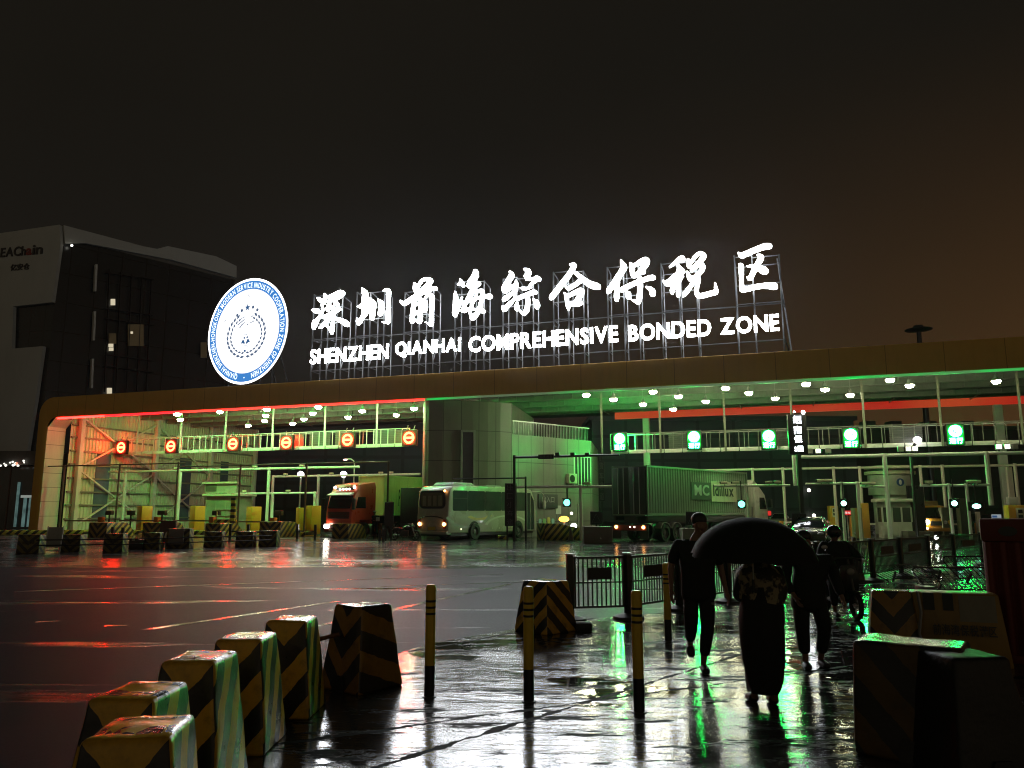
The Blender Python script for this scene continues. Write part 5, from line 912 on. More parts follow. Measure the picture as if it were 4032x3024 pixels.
def boom(label, x0, x1, y, yb):
    p = gnd(x0, yb); k = p.y/F; z = aty(x0, y, p.y).z; t = T("boom_gate", label, "barrier arm", p, R(-4), "white barrier arms of the right lanes"); MB().bx(-.15, .15, -.15, .15, 0, z+.1).build("cabinet", pm("orange_cabinet", (.55, .25, .04), .4), t, bev=.02); MB().bx(.1, (x1-x0)*k, -.03, .03, z-.05, z+.06).build("arm", pm("arm_white", (.75, .7, .62), .35), t)
boom("white barrier arm behind the umbrella and the crossing sign", 3078, 3262, 2056, 2108); boom("short white barrier arm left of the white booth", 3412, 3450, 2064, 2120); boom("white barrier arm at the post under the green light pair", 3742, 3798, 2064, 2105); boom("white barrier arm with a red tip above the far fence", 3852, 3905, 2064, 2105)
p = gnd(3857, 2108); t = T("boom_post", "pinkish post with a red lamp at its foot behind the far fence", "post", p, 0); MB().bx(-.12, .12, -.12, .12, 0, 1.7).build("post", pinkpipe, t); MB().ball((.3, -.1, .35), .10, 8, 6).build("lamp", em("red_dot", (1, .06, .02), 6), t)
p = gnd(3687, 2140); t = T("ground_lamp", "small glaring white lamp on the far fence rail", "lamp", (p.x, p.y, 0), 0); MB().bx(-.03, .03, -.03, .03, 0, aty(3687, 2125, p.y).z).build("stalk", dark_steel, t); MB().ball((0, -.02, aty(3687, 2116, p.y).z), .10, 10, 8).build("lamp_head", em("glare", (1, .97, .9), 40), t)
p = gnd(2214, 2120); t = T("lane_beacon", "orange beacon above a white headlight in the gatehouse doorway", "lamp", p, 0); MB().bar((.15, .1, 0), (.15, .1, 1.4), .10).build("post", grey_steel, t)
k = p.y/F; MB().ball((.12, -.05, 1.24), (.34, .12, .19), 14, 9).build("beacon", amber, t); MB().ball((.75, -.1, .78), .2, 12, 8).build("lamp_head", em("white_beam", (.95, .96, 1), 22), t); MB().ball((.62, -.05, 1.62), .09, 8, 6).build("lamp", em("far_white", (1, .95, .85), 4), t)
p = gnd(2248, 2131); cone = T("traffic_cone", "dark traffic cone at the gatehouse wall end", "traffic cone", p, 0, "traffic cones"); MB().lathe([(.17, .05), (.10, .5), (.04, .85), (.03, .86)], 16).build("cone", pm("cone_dark", (.06, .035, .025), .45), cone); MB().bx(-.24, .24, -.24, .24, 0, .05).build("base", rubber, cone)
# vertical lit text mast
p = gnd(3167, 2131); t = T("text_mast", "tall mast with white lit characters stacked beneath two small floodlights", "sign", p, 0); k = p.y/F; zof = lambda y: aty(3167, y, p.y).z
MB().bar((0, .1, 0), (0, .1, zof(1790)), .22).build("pole", black, t); MB().bx(-.62*.9, .62*.9, 0, .2, zof(1788), zof(1632)).build("cabinet", black, t, bev=.02)
for c, y0, y1 in (("招", 1637, 1668), ("商", 1677, 1709), ("保", 1714, 1743), ("回", 1756, 1778)):
    m = MB(); word(m, c, -16*k if c != "回" else -4*k, 16*k if c != "回" else 17*k, zof(y1), zof(y0), lambda x, z, d: (x, -.01-d, z), .03, .006); m.build("character", em("mast_white", (.9, .93, 1), 7), t, smooth=0)
for z_ in (1763, 1774): MB().ball((-13*k, -.02, zof(z_)), 4*k, 8, 6).build("dot", em("mast_white", (.9, .93, 1), 7), t)
for x, y, s_ in ((-10, 1622, 4), (25, 1624, 8)): MB().ball((x*k, -.05, zof(y)), s_*k, 8, 6).build("lamp", em("mast_flood", (1, 1, 1), 14), t)
p = gnd(3614, 2128); t = T("street_lamp", "street lamp with a glaring white head before the right catwalk", "street lamp", p, 0); k = p.y/F; MB().tube([(0, 0, 0), (0, 0, aty(3614, 1780, p.y).z), (.35, 0, aty(3614, 1745, p.y).z)], .10, 8).build("pole", black, t)
MB().ball((28*k, -.1, aty(3614, 1733, p.y).z), (16*k, .2, 13*k), 12, 8).build("lamp_head", em("street_white", (1, .98, 1), 14), t)
for x, y, lab in ((1185, 1868, "white lamp on a pole left of the red lorry's roof"), (1354, 1868, "bright white lamp on a pole above the red lorry's container")):
    p = W(fr(x, y, 20)[0], 20, 0); t = T("street_lamp", lab, "street lamp", p, 0); z = fr(x, y, 20)[1]; MB().tube([(0, 0, 0), (0, 0, z)], .09, 8).build("pole", galv, t); MB().ball((0, -.1, z), (.34, .2, .3), 12, 8).build("lamp_head", em("street_white", (1, .98, 1), 14), t)
p = W(fr(1395, 1850, 17)[0], 17, 0); t = T("street_lamp", "thin white curved lamp post above the red lorry's cab", "street lamp", p, TH); z = fr(1395, 1815, 17)[1]; MB().tube([(0, 0, 0), (0, 0, z-.3), (-.1, 0, z), (-.4, 0, z+.2), (-.9, 0, z+.2)], .06, 8).build("pole", white_steel, t); MB().ball((-1.0, 0, z+.14), (.25, .12, .08), 10, 6).build("lamp_head", em("lamp_pink", (1, .6, .5), 4), t)
p = gnd(4000, 2120); t = T("keypad_post", "pale post with a white box above the yellow machine at the right edge", "post", p, 0); k = p.y/F
MB().bx(-.16, .16, -.1, .1, 1.5, aty(4000, 1840, p.y).z).build("post", pinkpipe, t); MB().bx(-19*k, 19*k, -.2, .1, aty(4000, 1988, p.y).z, aty(4000, 1957, p.y).z).build("box", pm("box_white", (.75, .73, .64), .35), t, bev=.03)
MB().bx(-.1, .1, -.08, .08, 0, 1.5).build("foot_post", pinkpipe, t)
p = gnd(3930, 2108); t = T("info_plate", "small blue and white lit plate above the red plastic barrier", "sign", p, 0); k = p.y/F; zb = aty(3930, 2040, p.y).z
MB().bar((-.3, .05, 0), (-.3, .05, zb), .08).build("post", galv, t); MB().bx(-18*k, 18*k, -.05, 0, zb, zb+14*k).build("plate", em("plate_lit", (.5, .55, .62), .5), t); MB().bx(-17*k, 2*k, -.06, -.05, zb+2*k, zb+10*k).build("blue_part", em("plate_blue", (.03, .10, .3), .5), t)
p = gnd(3343, 2118); t = T("stop_plate", "small red lit plate on a thin pole under the green light", "sign", p, 0); k = p.y/F; zb = aty(3343, 2028, p.y).z
MB().bar((0, .05, 0), (0, .05, zb), .06).build("pole", galv, t); MB().prism(rrect(-15*k, 15*k, zb, zb+17*k, .08), -.05, 0).build("plate", em("plate_red", (1, .03, .03), .55), t); m = MB(); word(m, "停车", -12*k, 12*k, zb+4*k, zb+13*k, lambda x, z, d: (x, -.056-d, z), .01, .003); m.build("lettering", em("plate_white", (.9, .8, .75), .9), t, smooth=0)
p = gnd(3030, 2100); t = T("warning_plate", "small red lit plate beyond the container lorry's cab", "sign", p, 0); k = p.y/F; zb = aty(3030, 2030, p.y).z; MB().bar((-.2, .05, 0), (-.2, .05, zb), .06).build("pole", galv, t); MB().prism(rrect(-14*k, 10*k, zb, zb+18*k, .08), -.05, 0).build("plate", em("plate_red", (1, .03, .03), .55), t)
for x, y, s_, lab in ((510, 2102, .9, "dark lane terminal on a thin stand behind the second chevron block"), (633, 2104, 1.1, "dark lane terminal on a stand right of the first yellow cabinet"), (848, 2106, 1.0, "dark lane terminal on a stand before the toll booth"), (1095, 2108, .9, "dark lane terminal beside the white pipes left of the red lorry"), (425, 2102, .9, "dark lane terminal left of the first yellow cabinet")):
    p = gnd(x, y); t = T("lane_terminal", lab, "terminal", p, TH, "dark lane terminals"); MB().bar((0, 0, 0), (0, 0, 1.5), .09).build("stand", dark_steel, t); MB().bx(-.32*s_, .32*s_, -.15, .15, 1.45, 1.8).build("head", pm("terminal_brown", (.04, .03, .028), .4), t, bev=.03)
def boomL(label, x0, x1, y, yb, xc):
    v = .1; z = fr(x0, y, v)[1]; t = T("lane_boom", label, "barrier arm", W(0, 0), TH, "brown barrier arms of the left lanes"); MB().bx(U_(x0, y, v), U_(x1, y, v), v-.04, v+.04, z-.05, z+.05).build("arm", pm("boom_brown", (.25, .2, .15), .4), t); u = U_(xc, y, v)
    MB().bx(u-.2, u+.2, v-.15, v+.2, z-.15, z+.3).build("motor", pm("motor_orange", (.5, .17, .03), .4), t, bev=.03); MB().bx(u-.12, u+.12, v-.05, v+.2, 0, z-.15).build("stand", dark_steel, t)
boomL("brown lane barrier arm at the far left with a round orange motor", 255, 410, 2050, 0, 398); boomL("brown lane barrier arm before the first yellow cabinet", 470, 640, 2050, 0, 618); boomL("brown lane barrier arm before the left toll booth", 690, 850, 2050, 0, 835); boomL("brown lane barrier arm left of the red lorry", 900, 1100, 2054, 0, 1076)
# ================================================================ row of dark road blocks before the lanes
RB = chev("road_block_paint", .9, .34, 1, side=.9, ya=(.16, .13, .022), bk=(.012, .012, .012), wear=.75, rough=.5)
def road_block(x0, x1, y0, y1, label):
    a, b = gnd(x0, y1), gnd(x1, y1); k = a.y/F; w_ = (x1-x0)*k; h = aty(x0, y0, a.y).z; t = T("road_block", label, "barrier", ((a.x+b.x)/2, a.y+.25, 0), R(random.uniform(-4, 4)), "row of black and yellow road blocks")
    MB().taper((0, 0), w_, .55, w_*.95, .45, 0, h).build("body", RB, t, bev=.04)
    m = MB(); word(m, "前海港", -w_*.28, w_*.28, h*.5, h*.68, lambda x, z, d: (x, -.262-d, z), .0, .003); m.build("lettering", pm("faint_letter", (.05, .045, .015), .5), t, smooth=0); return t
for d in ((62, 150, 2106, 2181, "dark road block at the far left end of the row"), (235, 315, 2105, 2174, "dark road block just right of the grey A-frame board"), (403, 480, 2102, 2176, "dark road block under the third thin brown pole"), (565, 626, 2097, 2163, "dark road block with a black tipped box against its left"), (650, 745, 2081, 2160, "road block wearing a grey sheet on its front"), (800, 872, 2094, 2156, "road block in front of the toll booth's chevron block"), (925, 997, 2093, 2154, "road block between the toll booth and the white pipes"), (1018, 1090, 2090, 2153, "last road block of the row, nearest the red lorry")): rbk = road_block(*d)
p = gnd(695, 2160); k = p.y/F; t = T("notice_sheet", "grey notice sheet leaning on the fifth road block", "sign", p, 0); MB().bx(-30*k, 28*k, -.12, -.08, .2, .92).build("sheet", pm("sheet_grey", (.16, .15, .15), .5), t); MB().bar((-.3, -.08, 0), (-.3, -.1, .9), .04).build("stay", black, t)
p = gnd(540, 2163); k = p.y/F; t = T("tipped_box", "black tipped plastic box beside the fourth road block", "barrier", p, R(6)); MB().prism([(-28*k, 0), (24*k, 0), (26*k, 38*k), (10*k, 36*k), (2*k, 42*k), (-26*k, 40*k)], -.2, .2).build("body", black, t, bev=.03); MB().bx(-16*k, -6*k, -.23, -.2, 34*k, 38*k).build("reflector", pm("refl_pale", (.5, .4, .36), .3), t)
p = gnd(640, 2140); k = p.y/F; t = T("red_stand", "dark red stand with a small white mark between two road blocks", "barrier", p, 0); MB().prism([(-.2, 0), (.75, 0), (.7, 1.25), (-.15, 1.25)], -.1, .1).build("body", pm("stand_maroon", (.05, .012, .008), .4), t, bev=.02); MB().prism([(.12, .32), (.32, .32), (.27, .62), (.2, .62)], -.13, -.1).build("mark", cream, t)
t = T("rail_pair", "pair of thin black rails strung between the dark road blocks", "rail", (0, 0, 0)); m = MB()
a_, b_, c_ = gnd(120, 2184), gnd(500, 2178), gnd(1060, 2156)
for z in (.36, .58): MB().tube([a_+V((0, .3, z)), b_+V((0, .3, z)), c_+V((0, .3, z))], .03, 6).build("rail", black, t)
p = gnd(205, 2176); t = T("a_frame_board", "grey A-frame notice board standing between the first two road blocks", "sign", p, R(8)); k = p.y/F
MB().add([(-.30, .02, .22), (.28, .02, .22), (.24, .26, 1.08), (-.34, .26, 1.08), (-.30, .05, .22), (.28, .05, .22), (.24, .29, 1.08), (-.34, .29, 1.08)], [(0,1,2,3),(7,6,5,4),(0,4,5,1),(1,5,6,2),(2,6,7,3),(3,7,4,0)]).build("board", pm("a_board", (.24, .25, .25), .4), t)
for x in (-.33, .30): MB().bar((x, 0, 0), (x-.04, .3, 1.12), .04).build("leg", galv, t)
MB().bar((-.33, .02, .1), (.3, .02, .1), .03).build("foot_bar", galv, t)
for x0, x1, z, yb, lab in ((440, 480, .9, 2140, "black low gate frame right of the second pole on the left"), (905, 975, 1.0, 2128, "black low gate frame in front of the banded post"), (1170, 1240, .95, 2124, "black low gate frame before the red lorry's bumper"), (1495, 1510, .7, 2134, "black bollard frame before the small board stand")):
    a, b = gnd(x0, yb), gnd(x1, yb); t = T("low_gate", lab, "gate", a, 0, "black low gate frames"); L_ = b.x-a.x; MB().bx(-.07, .07, -.06, .06, 0, z).build("post", black, t); MB().bx(L_-.07, L_+.07, -.06, .06, 0, z*.97).build("post", black, t); MB().bx(0, L_, -.03, .03, z*.5, z*.58).build("rail", black, t)
# ================================================================ foreground barrier blocks
YA = (.80, .46, .032)
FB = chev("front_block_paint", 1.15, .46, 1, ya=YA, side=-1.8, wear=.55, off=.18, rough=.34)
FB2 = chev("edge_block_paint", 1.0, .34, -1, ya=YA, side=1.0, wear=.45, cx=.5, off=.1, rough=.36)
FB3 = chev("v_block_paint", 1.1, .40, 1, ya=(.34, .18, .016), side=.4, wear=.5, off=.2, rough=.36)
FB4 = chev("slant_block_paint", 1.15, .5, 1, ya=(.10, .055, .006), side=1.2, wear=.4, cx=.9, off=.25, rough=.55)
from mathutils import noise as mn
def weather(o, amp=.010, cuts=7, sc=5.0):
    me = o.data; bm = bmesh.new(); bm.from_mesh(me); bmesh.ops.subdivide_edges(bm, edges=[q for q in bm.edges if q.calc_length() > .12], cuts=cuts, use_grid_fill=True); off = V((random.random()*50, random.random()*50, 0))
    bm.normal_update()
    for q in bm.verts:
        d = mn.noise(q.co*sc+off)*amp+mn.noise(q.co*sc*4+off)*amp*.5; edge = max(0, mn.noise(q.co*9+off)-.15)*.05 if len([f for f in q.link_faces]) and min(f.normal.dot(q.normal) for f in q.link_faces) < .93 else 0; q.co += q.normal*(d-edge)
    bm.to_mesh(me); bm.free(); me.polygons.foreach_set("use_smooth", [True]*len(me.polygons)); me.set_sharp_from_angle(angle=R(40)); return o
def bump_block(name, label, c, rz, w0, d0, w1, d1, h, mat, grp):
    t = T(name, label, "barrier block", c, rz, grp); weather(MB().taper((0, 0), w0, d0, w1, d1, 0, h).build("body", mat, t, bev=.03, seg=3))
    MB().prism([(-.09, .0), (.09, .0), (.09, .10), (.06, .16), (-.06, .16), (-.09, .10)], -d0/2-.004, -d0/2+.05).build("lifting_slot", black, t)
    return t
GB = "hazard striped concrete blocks along the wet road"
def top_at(px, py, h): p = gnd(px, py, h); return V((p.x, p.y, 0))
p = top_at(466, 2910, .82)+V((0, .21, 0)); bump_block("barrier_block", "nearest striped block, red light on its wet top, at the lower left corner", p, R(9), .58, .62, .37, .42, .82, FB, GB)
for (px, py, lab) in ((477, 2750, "striped block with a red glow on its top, second nearest of the left row"), (740, 2606, "striped block third in the left row, its right face stained green"), (937, 2519, "striped block with a white glossy top, fourth in the left row"), (1127, 2445, "striped block fifth in the left row, just before the tilted one")):
    p = top_at(px, py, .82)+V((0, .21, 0)); bump_block("barrier_block", lab, p, R(random.uniform(-2.5, 2)), .55, .62, .355, .43, .82, FB, GB)
p = top_at(1432, 2378, .83); bump_block("barrier_block", "turned block with V stripes at the far end of the left row", p, R(-38), .62, .62, .42, .42, .83, FB3, GB)
m = T("rod", "short rusty rod poking from the turned block towards its neighbour", "rod", (*p.xy, 0), R(-38)); MB().tube([(-.05, -.27, .55), (-.20, -.50, .50)], .022, 8).build("rod", pm("rust", (.12, .05, .02), .5), m)
p = top_at(2150, 2287, .75)+V((0, .15, 0)); bump_block("barrier_block", "block with inverted V stripes in front of the fence's left end", p, R(-45), .70, .70, .50, .50, .75, FB2, GB)
p = gnd(2300, 2484); t = T("rubber_foot", "black rubber fence foot beside the inverted V block", "fence foot", p, 0); MB().bx(-.14, .12, -.12, .12, 0, .13).build("foot", rubber, t, bev=.03)
# right side blocks
p = top_at(3510, 2330, .82); t = T("jersey_barrier", "long yellow barrier with V stripes on its end and a pale plate", "barrier", p, R(-22), GB)
MB().taper((.0, .25), .62, .6, .44, .4, 0, .82).build("end_block", FB3, t, bev=.02)
MB().add([(.30, .0, 0), (1.22, .0, 0), (1.22, .56, 0), (.30, .56, 0), (.22, .08, .82), (1.14, .08, .82), (1.14, .46, .82), (.22, .46, .82)], [(0,3,2,1),(4,5,6,7),(0,1,5,4),(1,2,6,5),(2,3,7,6),(3,0,4,7)]).build("body", pm("barrier_yellow", (.24, .14, .015), .38, var=.3, dirt=.5, scale=3), t, bev=.02)
m = MB()
for x0, x1, y, z0, z1 in ((.34, .46, .05, .62, .82), (.55, .66, .05, .62, .82), (.45, .58, .01, 0, .18), (.8, .95, .01, 0, .16)): MB().bx(x0, x1, y, y+.025, z0, z1).build("dark_patch", black, t)
MB().add([(.72, .045, .50), (1.10, .045, .50), (1.10, .07, .80), (.72, .07, .80), (.72, .06, .50), (1.10, .06, .50), (1.10, .085, .80), (.72, .085, .80)], [(0,1,2,3),(7,6,5,4),(0,4,5,1),(1,5,6,2),(2,6,7,3),(3,7,4,0)]).build("plate", pm("plate_grey", (.2, .19, .14), .4), t)
m = MB(); word(m, "前海湾保税港区", .42, 1.08, .34, .47, lambda x, z, d: (x, .08-.1*(.82-z)-.028-d, z), .012, .004); m.build("lettering", black, t, smooth=0)
MB().tube([(.28, -.02, .84), (.30, -.05, .6), (.26, -.06, .35), (.31, -.05, .2)], .02, 6).build("plastic_strip", glass("strip_plastic", (.2, .2, .2), .1), t)
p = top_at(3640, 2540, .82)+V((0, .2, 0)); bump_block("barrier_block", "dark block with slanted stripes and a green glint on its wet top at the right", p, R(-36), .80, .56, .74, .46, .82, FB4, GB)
p = top_at(3850, 2590, .80)+V((0, .22, 0)); t = bump_block("barrier_block", "black unpainted block nearest at the lower right, its top reflecting green", p, R(8), .62, .66, .42, .44, .80, pm("block_black", (.008, .008, .008), .5, dirt=.3, bump=.4), GB)
# red plastic barrier
p = gnd(3912, 2605); t = T("plastic_barrier", "tall dark red ribbed plastic barrier at the right edge", "barrier", p, R(-33)); redp = pm("red_plastic", (.13, .014, .009), .62, var=.2, dirt=.4); m = MB(); n = 10; W_ = 1.5
pts = []
for k in range(n):
    x = W_*k/n; pts += [(x, .0), (x+.04, -.05), (x+.085, -.05), (x+.115, .02)]
pts += [(W_, 0), (W_, .5), (0, .5)]
MB().prism(pts, .02, 1.42, 'xy').build("ribbed_body", redp, t, bev=.012); MB().bx(-.01, W_+.02, -.03, .53, 1.42, 1.70).build("top_rail", redp, t, bev=.03); MB().prism([(.28+.10*cos(2*pi*k/14), 1.55+.06*sin(2*pi*k/14)) for k in range(14)], -.036, -.028).build("hole", black, t)
MB().bx(.0, W_, -.06, .56, 0, .10).build("base", redp, t, bev=.02)
# ================================================================ bollards
bol = T("bollard", "x", "bollard", (0, 0, 0), 0, "yellow bollards across the wet pavement")
yb = pm("bollard_yellow", (.66, .46, .028), .38, var=.25, dirt=.5, scale=4)
MB().lathe([(.05, .30), (.05, 1.03), (.047, 1.055), (.035, 1.07), (.01, 1.074)], 20).build("tube", yb, bol)
MB().lathe([(.051, 0), (.051, .30)], 20).build("black_foot", black, bol); MB().lathe([(.075, 0), (.07, .012), (.052, .014)], 20).build("base_plate", dark_steel, bol)
for z in (.78, .84, .90): MB().lathe([(.0515, z), (.0515, z+.022)], 20).build("band", black, bol)
for i, (px, py, lab) in enumerate(((1690, 2745, "yellow bollard furthest left, alone beside the turned striped block"), (2082, 2763, "yellow bollard in front of the inverted V block"), (2517, 2806, "yellow bollard nearest the left walking man"), (2632, 2526, "farther yellow bollard between the fence and the left man"))):
    if i == 0: bol.location = gnd(px, py); bol["label"] = lab
    else: again(bol, lab, gnd(px, py), R(40*i))
# ================================================================ pedestrian fence
FP = [(2246, 2446), (2476, 2438), (2677, 2404), (2868, 2374), (3040, 2346), (3225, 2318), (3440, 2290), (3552, 2272), (3662, 2253), (3762, 2240), (3872, 2226)]
FPt = [gnd(*q) for q in FP]
fp = T("fence_post", "x", "fence post", FPt[0], 0, "dark fence posts on rubber feet"); fdark = pm("fence_dark", (.018, .018, .018), .35, var=.3, dirt=0)
MB().bx(-.055, .055, -.055, .055, 0, 1.06).build("post", fdark, fp, bev=.01); MB().lathe([(.27, 0), (.26, .05), (.14, .09), (.06, .10)], 14).build("foot", rubber, fp); MB().bx(-.065, .065, -.065, .065, 1.06, 1.09).build("cap", galv, fp, bev=.01)
PL = ["dark fence post at the left end beside the inverted V block", "fence post between the first two fence panels", "fence post left of the walking man's elbow", "fence post behind the left man and the umbrella", "fence post behind the umbrella holder", "fence post behind the helmeted rider", "fence post with a wide foot right of the rider", "fence post before the white booth", "fence post left of the orange reflection", "fence post right of the orange reflection", "last fence post near the red plastic barrier"]
for i, q in enumerate(FPt):
    a = FPt[min(i+1, len(FPt)-1)]-FPt[max(i-1, 0)]; rz = math.atan2(a.y, a.x)
    if i == 0: fp.rotation_euler.z = rz; fp["label"] = PL[0]
    else: again(fp, PL[i], q, rz)
NL = ["nearest barred fence panel with a dark plate, beside the inverted V block", "second barred fence panel, red light streaking past its plate", "third fence panel behind the left walking man", "fence panel between the left man and the umbrella holder", "fence panel hidden mostly by the umbrella holder", "fence panel behind the helmeted rider, under the dark saloon", "green lit fence panel right of the rider, a cone above it", "barred fence panel below the white booth", "dark mesh fence panel below the yellow lorry", "dark mesh fence panel beside the ground lamp's reflection", "dark mesh fence panel furthest right"]
for i in range(len(FPt)-1):
    a, b = FPt[i], FPt[i+1]; d = b-a; L_ = d.length-.14; t = T("pedestrian_fence", NL[i], "fence panel", a+d.normalized()*.07, math.atan2(d.y, d.x), "pedestrian fence panels")
    m = MB().bx(0, L_, -.018, .018, 1.0, 1.04).bx(0, L_, -.018, .018, .2, .235).bx(0, .03, -.018, .018, .2, 1.04).bx(L_-.03, L_, -.018, .018, .2, 1.04).bx(0, L_, -.014, .014, .60, .625); m.build("frame", fdark, t)
    nb = max(6, int(L_/.078)) if i < 7 else int(L_/.085); m = MB()
    for k in range(1, nb): x = L_*k/nb; m.tube([(x, 0, .21), (x, 0, 1.02)], .013 if i < 7 else .012, 6)
    m.build("bars", fdark, t)
    if i in (0, 1, 3, 5, 6, 7, 9): MB().bx(L_*.26, L_*.74, -.03, -.018, .66, .86).build("plate", pm("fence_plate", (.02, .02, .021), .4), t)
p = FPt[6]+(FPt[7]-FPt[6])*.0; q = gnd(3395, 2296); again(cone, "dark traffic cone perched at the fence right of the rider", (q.x, q.y+.3, 0)).scale = (1.15, 1.15, 1.3)
# steel crowd barriers lying behind the right blocks
def crowd_barrier(label, loc, rz, tilt, L_=1.9):
    t = T("crowd_barrier", label, "crowd barrier", loc, rz, "steel crowd barriers lying behind the blocks"); t.rotation_euler = (tilt, 0, rz); tub = pm("tube_steel", (.20, .20, .20), .2, .8, dirt=.1)
    m = MB(); pts = [(0, 0, .05), (0, 0, .75)]+[(.22-.22*cos(R(a)), 0, .75+.22*sin(R(a))) for a in (30, 60, 90)]+[(L_-.22+.22*sin(R(a)), 0, .75+.22*cos(R(a))) for a in (0, 30, 60, 90)]+[(L_, 0, .05)]; m.tube(pts, .021, 8).build("frame", tub, t)
    m = MB().tube([(0, 0, .16), (L_, 0, .16)], .014, 6)
    for k in range(1, 14): m.tube([(L_*k/14, 0, .16), (L_*k/14, 0, .95)], .008, 6)
    m.build("bars", tub, t); MB().bar((.15, -.25, .04), (.15, .25, .04), .04).bar((L_-.15, -.25, .04), (L_-.15, .25, .04), .04).build("foot", tub, t); return t
q = gnd(3690, 2345); crowd_barrier("glossy steel crowd barrier leaning low behind the yellow barrier", (q.x, q.y+.2, .0), R(4), R(-58)); q = gnd(3830, 2300); crowd_barrier("second steel crowd barrier lying near the red plastic barrier", (q.x, q.y+.4, .0), R(12), R(-52))
q = gnd(3650, 2310); crowd_barrier("dark steel crowd barrier lying flat by the fence feet", (q.x-.3, q.y+1.2, 0), R(22), R(-70))
q = gnd(3645, 2345); t = T("plastic_crate", "black crate on the pavement behind the yellow barrier", "crate", q, R(10)); MB().bx(-.14, .14, -.15, .15, 0, .19).build("body", black, t, bev=.01); MB().bx(-.13, .13, -.14, .14, .19, .2).build("lid", galv, t)

# ================================================================ people
def skin(name, verts, edges, rad, mat, parent, root=0, lv=2):
    me = bpy.data.meshes.new(name); me.from_pydata(verts, edges, []); o = bpy.data.objects.new(name, me); COL.objects.link(o)
    md = o.modifiers.new("s", 'SKIN')
    for i, r in enumerate(rad):
        s_ = me.skin_vertices[0].data[i]; s_.radius = r if isinstance(r, tuple) else (r, r); s_.use_root = (i == root)
    md.use_smooth_shade = True; md.branch_smoothing = .3; o.modifiers.new("d", 'SUBSURF').levels = lv
    dg = bpy.context.evaluated_depsgraph_get(); out = bpy.data.meshes.new_from_object(o.evaluated_get(dg)); bpy.data.objects.remove(o); bpy.data.meshes.remove(me)
    out.name = name; out.polygons.foreach_set("use_smooth", [True]*len(out.polygons)); out.materials.clear(); out.materials.append(mat)
    r = bpy.data.objects.new(name, out); COL.objects.link(r); r.parent = parent; return r
skin_m = pm("skin", (.20, .11, .075), .45, var=.1, dirt=0); hair_m = pm("hair", (.01, .009, .008), .4, dirt=0)
def person(label, loc, rz, J, shirt, trousers, shoe, hair=True, sleeve=.55, extra=None, face=-1, shirt_len=.0, bare=False, leg_r=1.0):
    """J: joints in metres, x to the right of the picture, y away from the viewer, face=-1 looks at the viewer"""
    t = T("person", label, "person", loc, rz); Vs = []; Es = []; Rs = []
    def add(p, r, to=None):
        Vs.append(tuple(p)); Rs.append(r); i = len(Vs)-1
        if to is not None: Es.append((to, i))
        return i
    g = {k: V(q) for k, q in J.items()}; pel = add(g['pelvis'], (.13, .10)); bel = add(g['pelvis'].lerp(g['chest'], .5), (.125, .095), pel); ch = add(g['chest'], (.15, .105), bel); nk = add(g['neck'], .055, ch)
    hd = g['head']; add(hd+V((0, face*.015, -.085)), .058, nk); h1 = add(hd+V((0, 0, -.03)), .082, len(Vs)-1); add(hd+V((0, 0, .065)), .078, h1); add(hd+V((0, face*.098, -.035)), .014, h1); add(hd+V((.085, .01, -.02)), .012, h1); add(hd+V((-.085, .01, -.02)), .012, h1)
    for s_ in ('L', 'R'):
        sh = add(g['sh'+s_], .058, ch); el = add(g['el'+s_], .042, sh); wr = add(g['wr'+s_], .027, el); d = (g['wr'+s_]-g['el'+s_]).normalized(); sd = V((0, 1, 0)) if abs(d.y) < .8 else V((1, 0, 0)); sd = (sd-d*sd.dot(d)).normalized(); cu = d.cross(sd)*(1 if s_ == 'L' else -1)
        pa = add(g['wr'+s_]+d*.055, (.034, .020), wr)
        for k, (o_, l_) in enumerate(((-.030, .062), (-.010, .075), (.010, .070), (.029, .055))):
            b_ = add(g['wr'+s_]+d*.095+sd*o_, .0095, pa); c_ = add(g['wr'+s_]+d*(.095+l_*.55)+sd*o_+cu*.008, .0085, b_); add(g['wr'+s_]+d*(.095+l_*.92)+sd*o_+cu*.028, .007, c_)
        th = add(g['wr'+s_]+d*.045-sd*.040+cu*.012, .011, wr); add(g['wr'+s_]+d*.085-sd*.056+cu*.026, .0085, th)
        hp = add(g['hip'+s_], .09, pel); kn = add(g['kn'+s_], .056, hp); an = add(g['an'+s_], .036, kn); hl = add(g['an'+s_]+V((0, 0, -.045)), .038, an); add(g['toe'+s_], .026, hl)
    skin("body", Vs, Es, Rs, skin_m, t, pel)
    if hair:
        MB().ball(hd+V((0, -face*.034, .058)), (.096, .098, .088), 16, 10).build("hair", hair_m, t)
    Vs, Es, Rs = [], [], []; b00 = add(g['pelvis']+V((0, 0, shirt_len-.14)), (.225, .16)); b0 = add(g['pelvis']+V((0, 0, shirt_len)), (.225, .155), b00); b1 = add(g['pelvis'].lerp(g['chest'], .5), (.22, .15), b0); b2 = add(g['chest'], (.215, .145), b1); add(g['neck']+V((0, 0, -.05)), (.085, .075), b2)
    for s_ in ('L', 'R'):
        a = add(g['sh'+s_]+V((0, 0, -.005)), .085, b2); q_ = g['sh'+s_].lerp(g['el'+s_], min(1, sleeve*1.6)); e = add(q_, .07, a)
        if sleeve > .7: add(g['el'+s_].lerp(g['wr'+s_], .85), .052, e)
    skin("shirt", Vs, Es, Rs, shirt, t, 0)
    if trousers:
        Vs, Es, Rs = [], [], []; bw = add(g['pelvis']+V((0, 0, .12)), (.15, .115)); b0 = add(g['pelvis']+V((0, 0, .02)), (.165, .125), bw)
        for s_ in ('L', 'R'): a = add(g['hip'+s_], .115*leg_r, b0); c_ = add(g['kn'+s_], .082*leg_r, a); add(g['kn'+s_].lerp(g['an'+s_], .82), .064*leg_r, c_)
        skin("trousers", Vs, Es, Rs, trousers, t, 0)
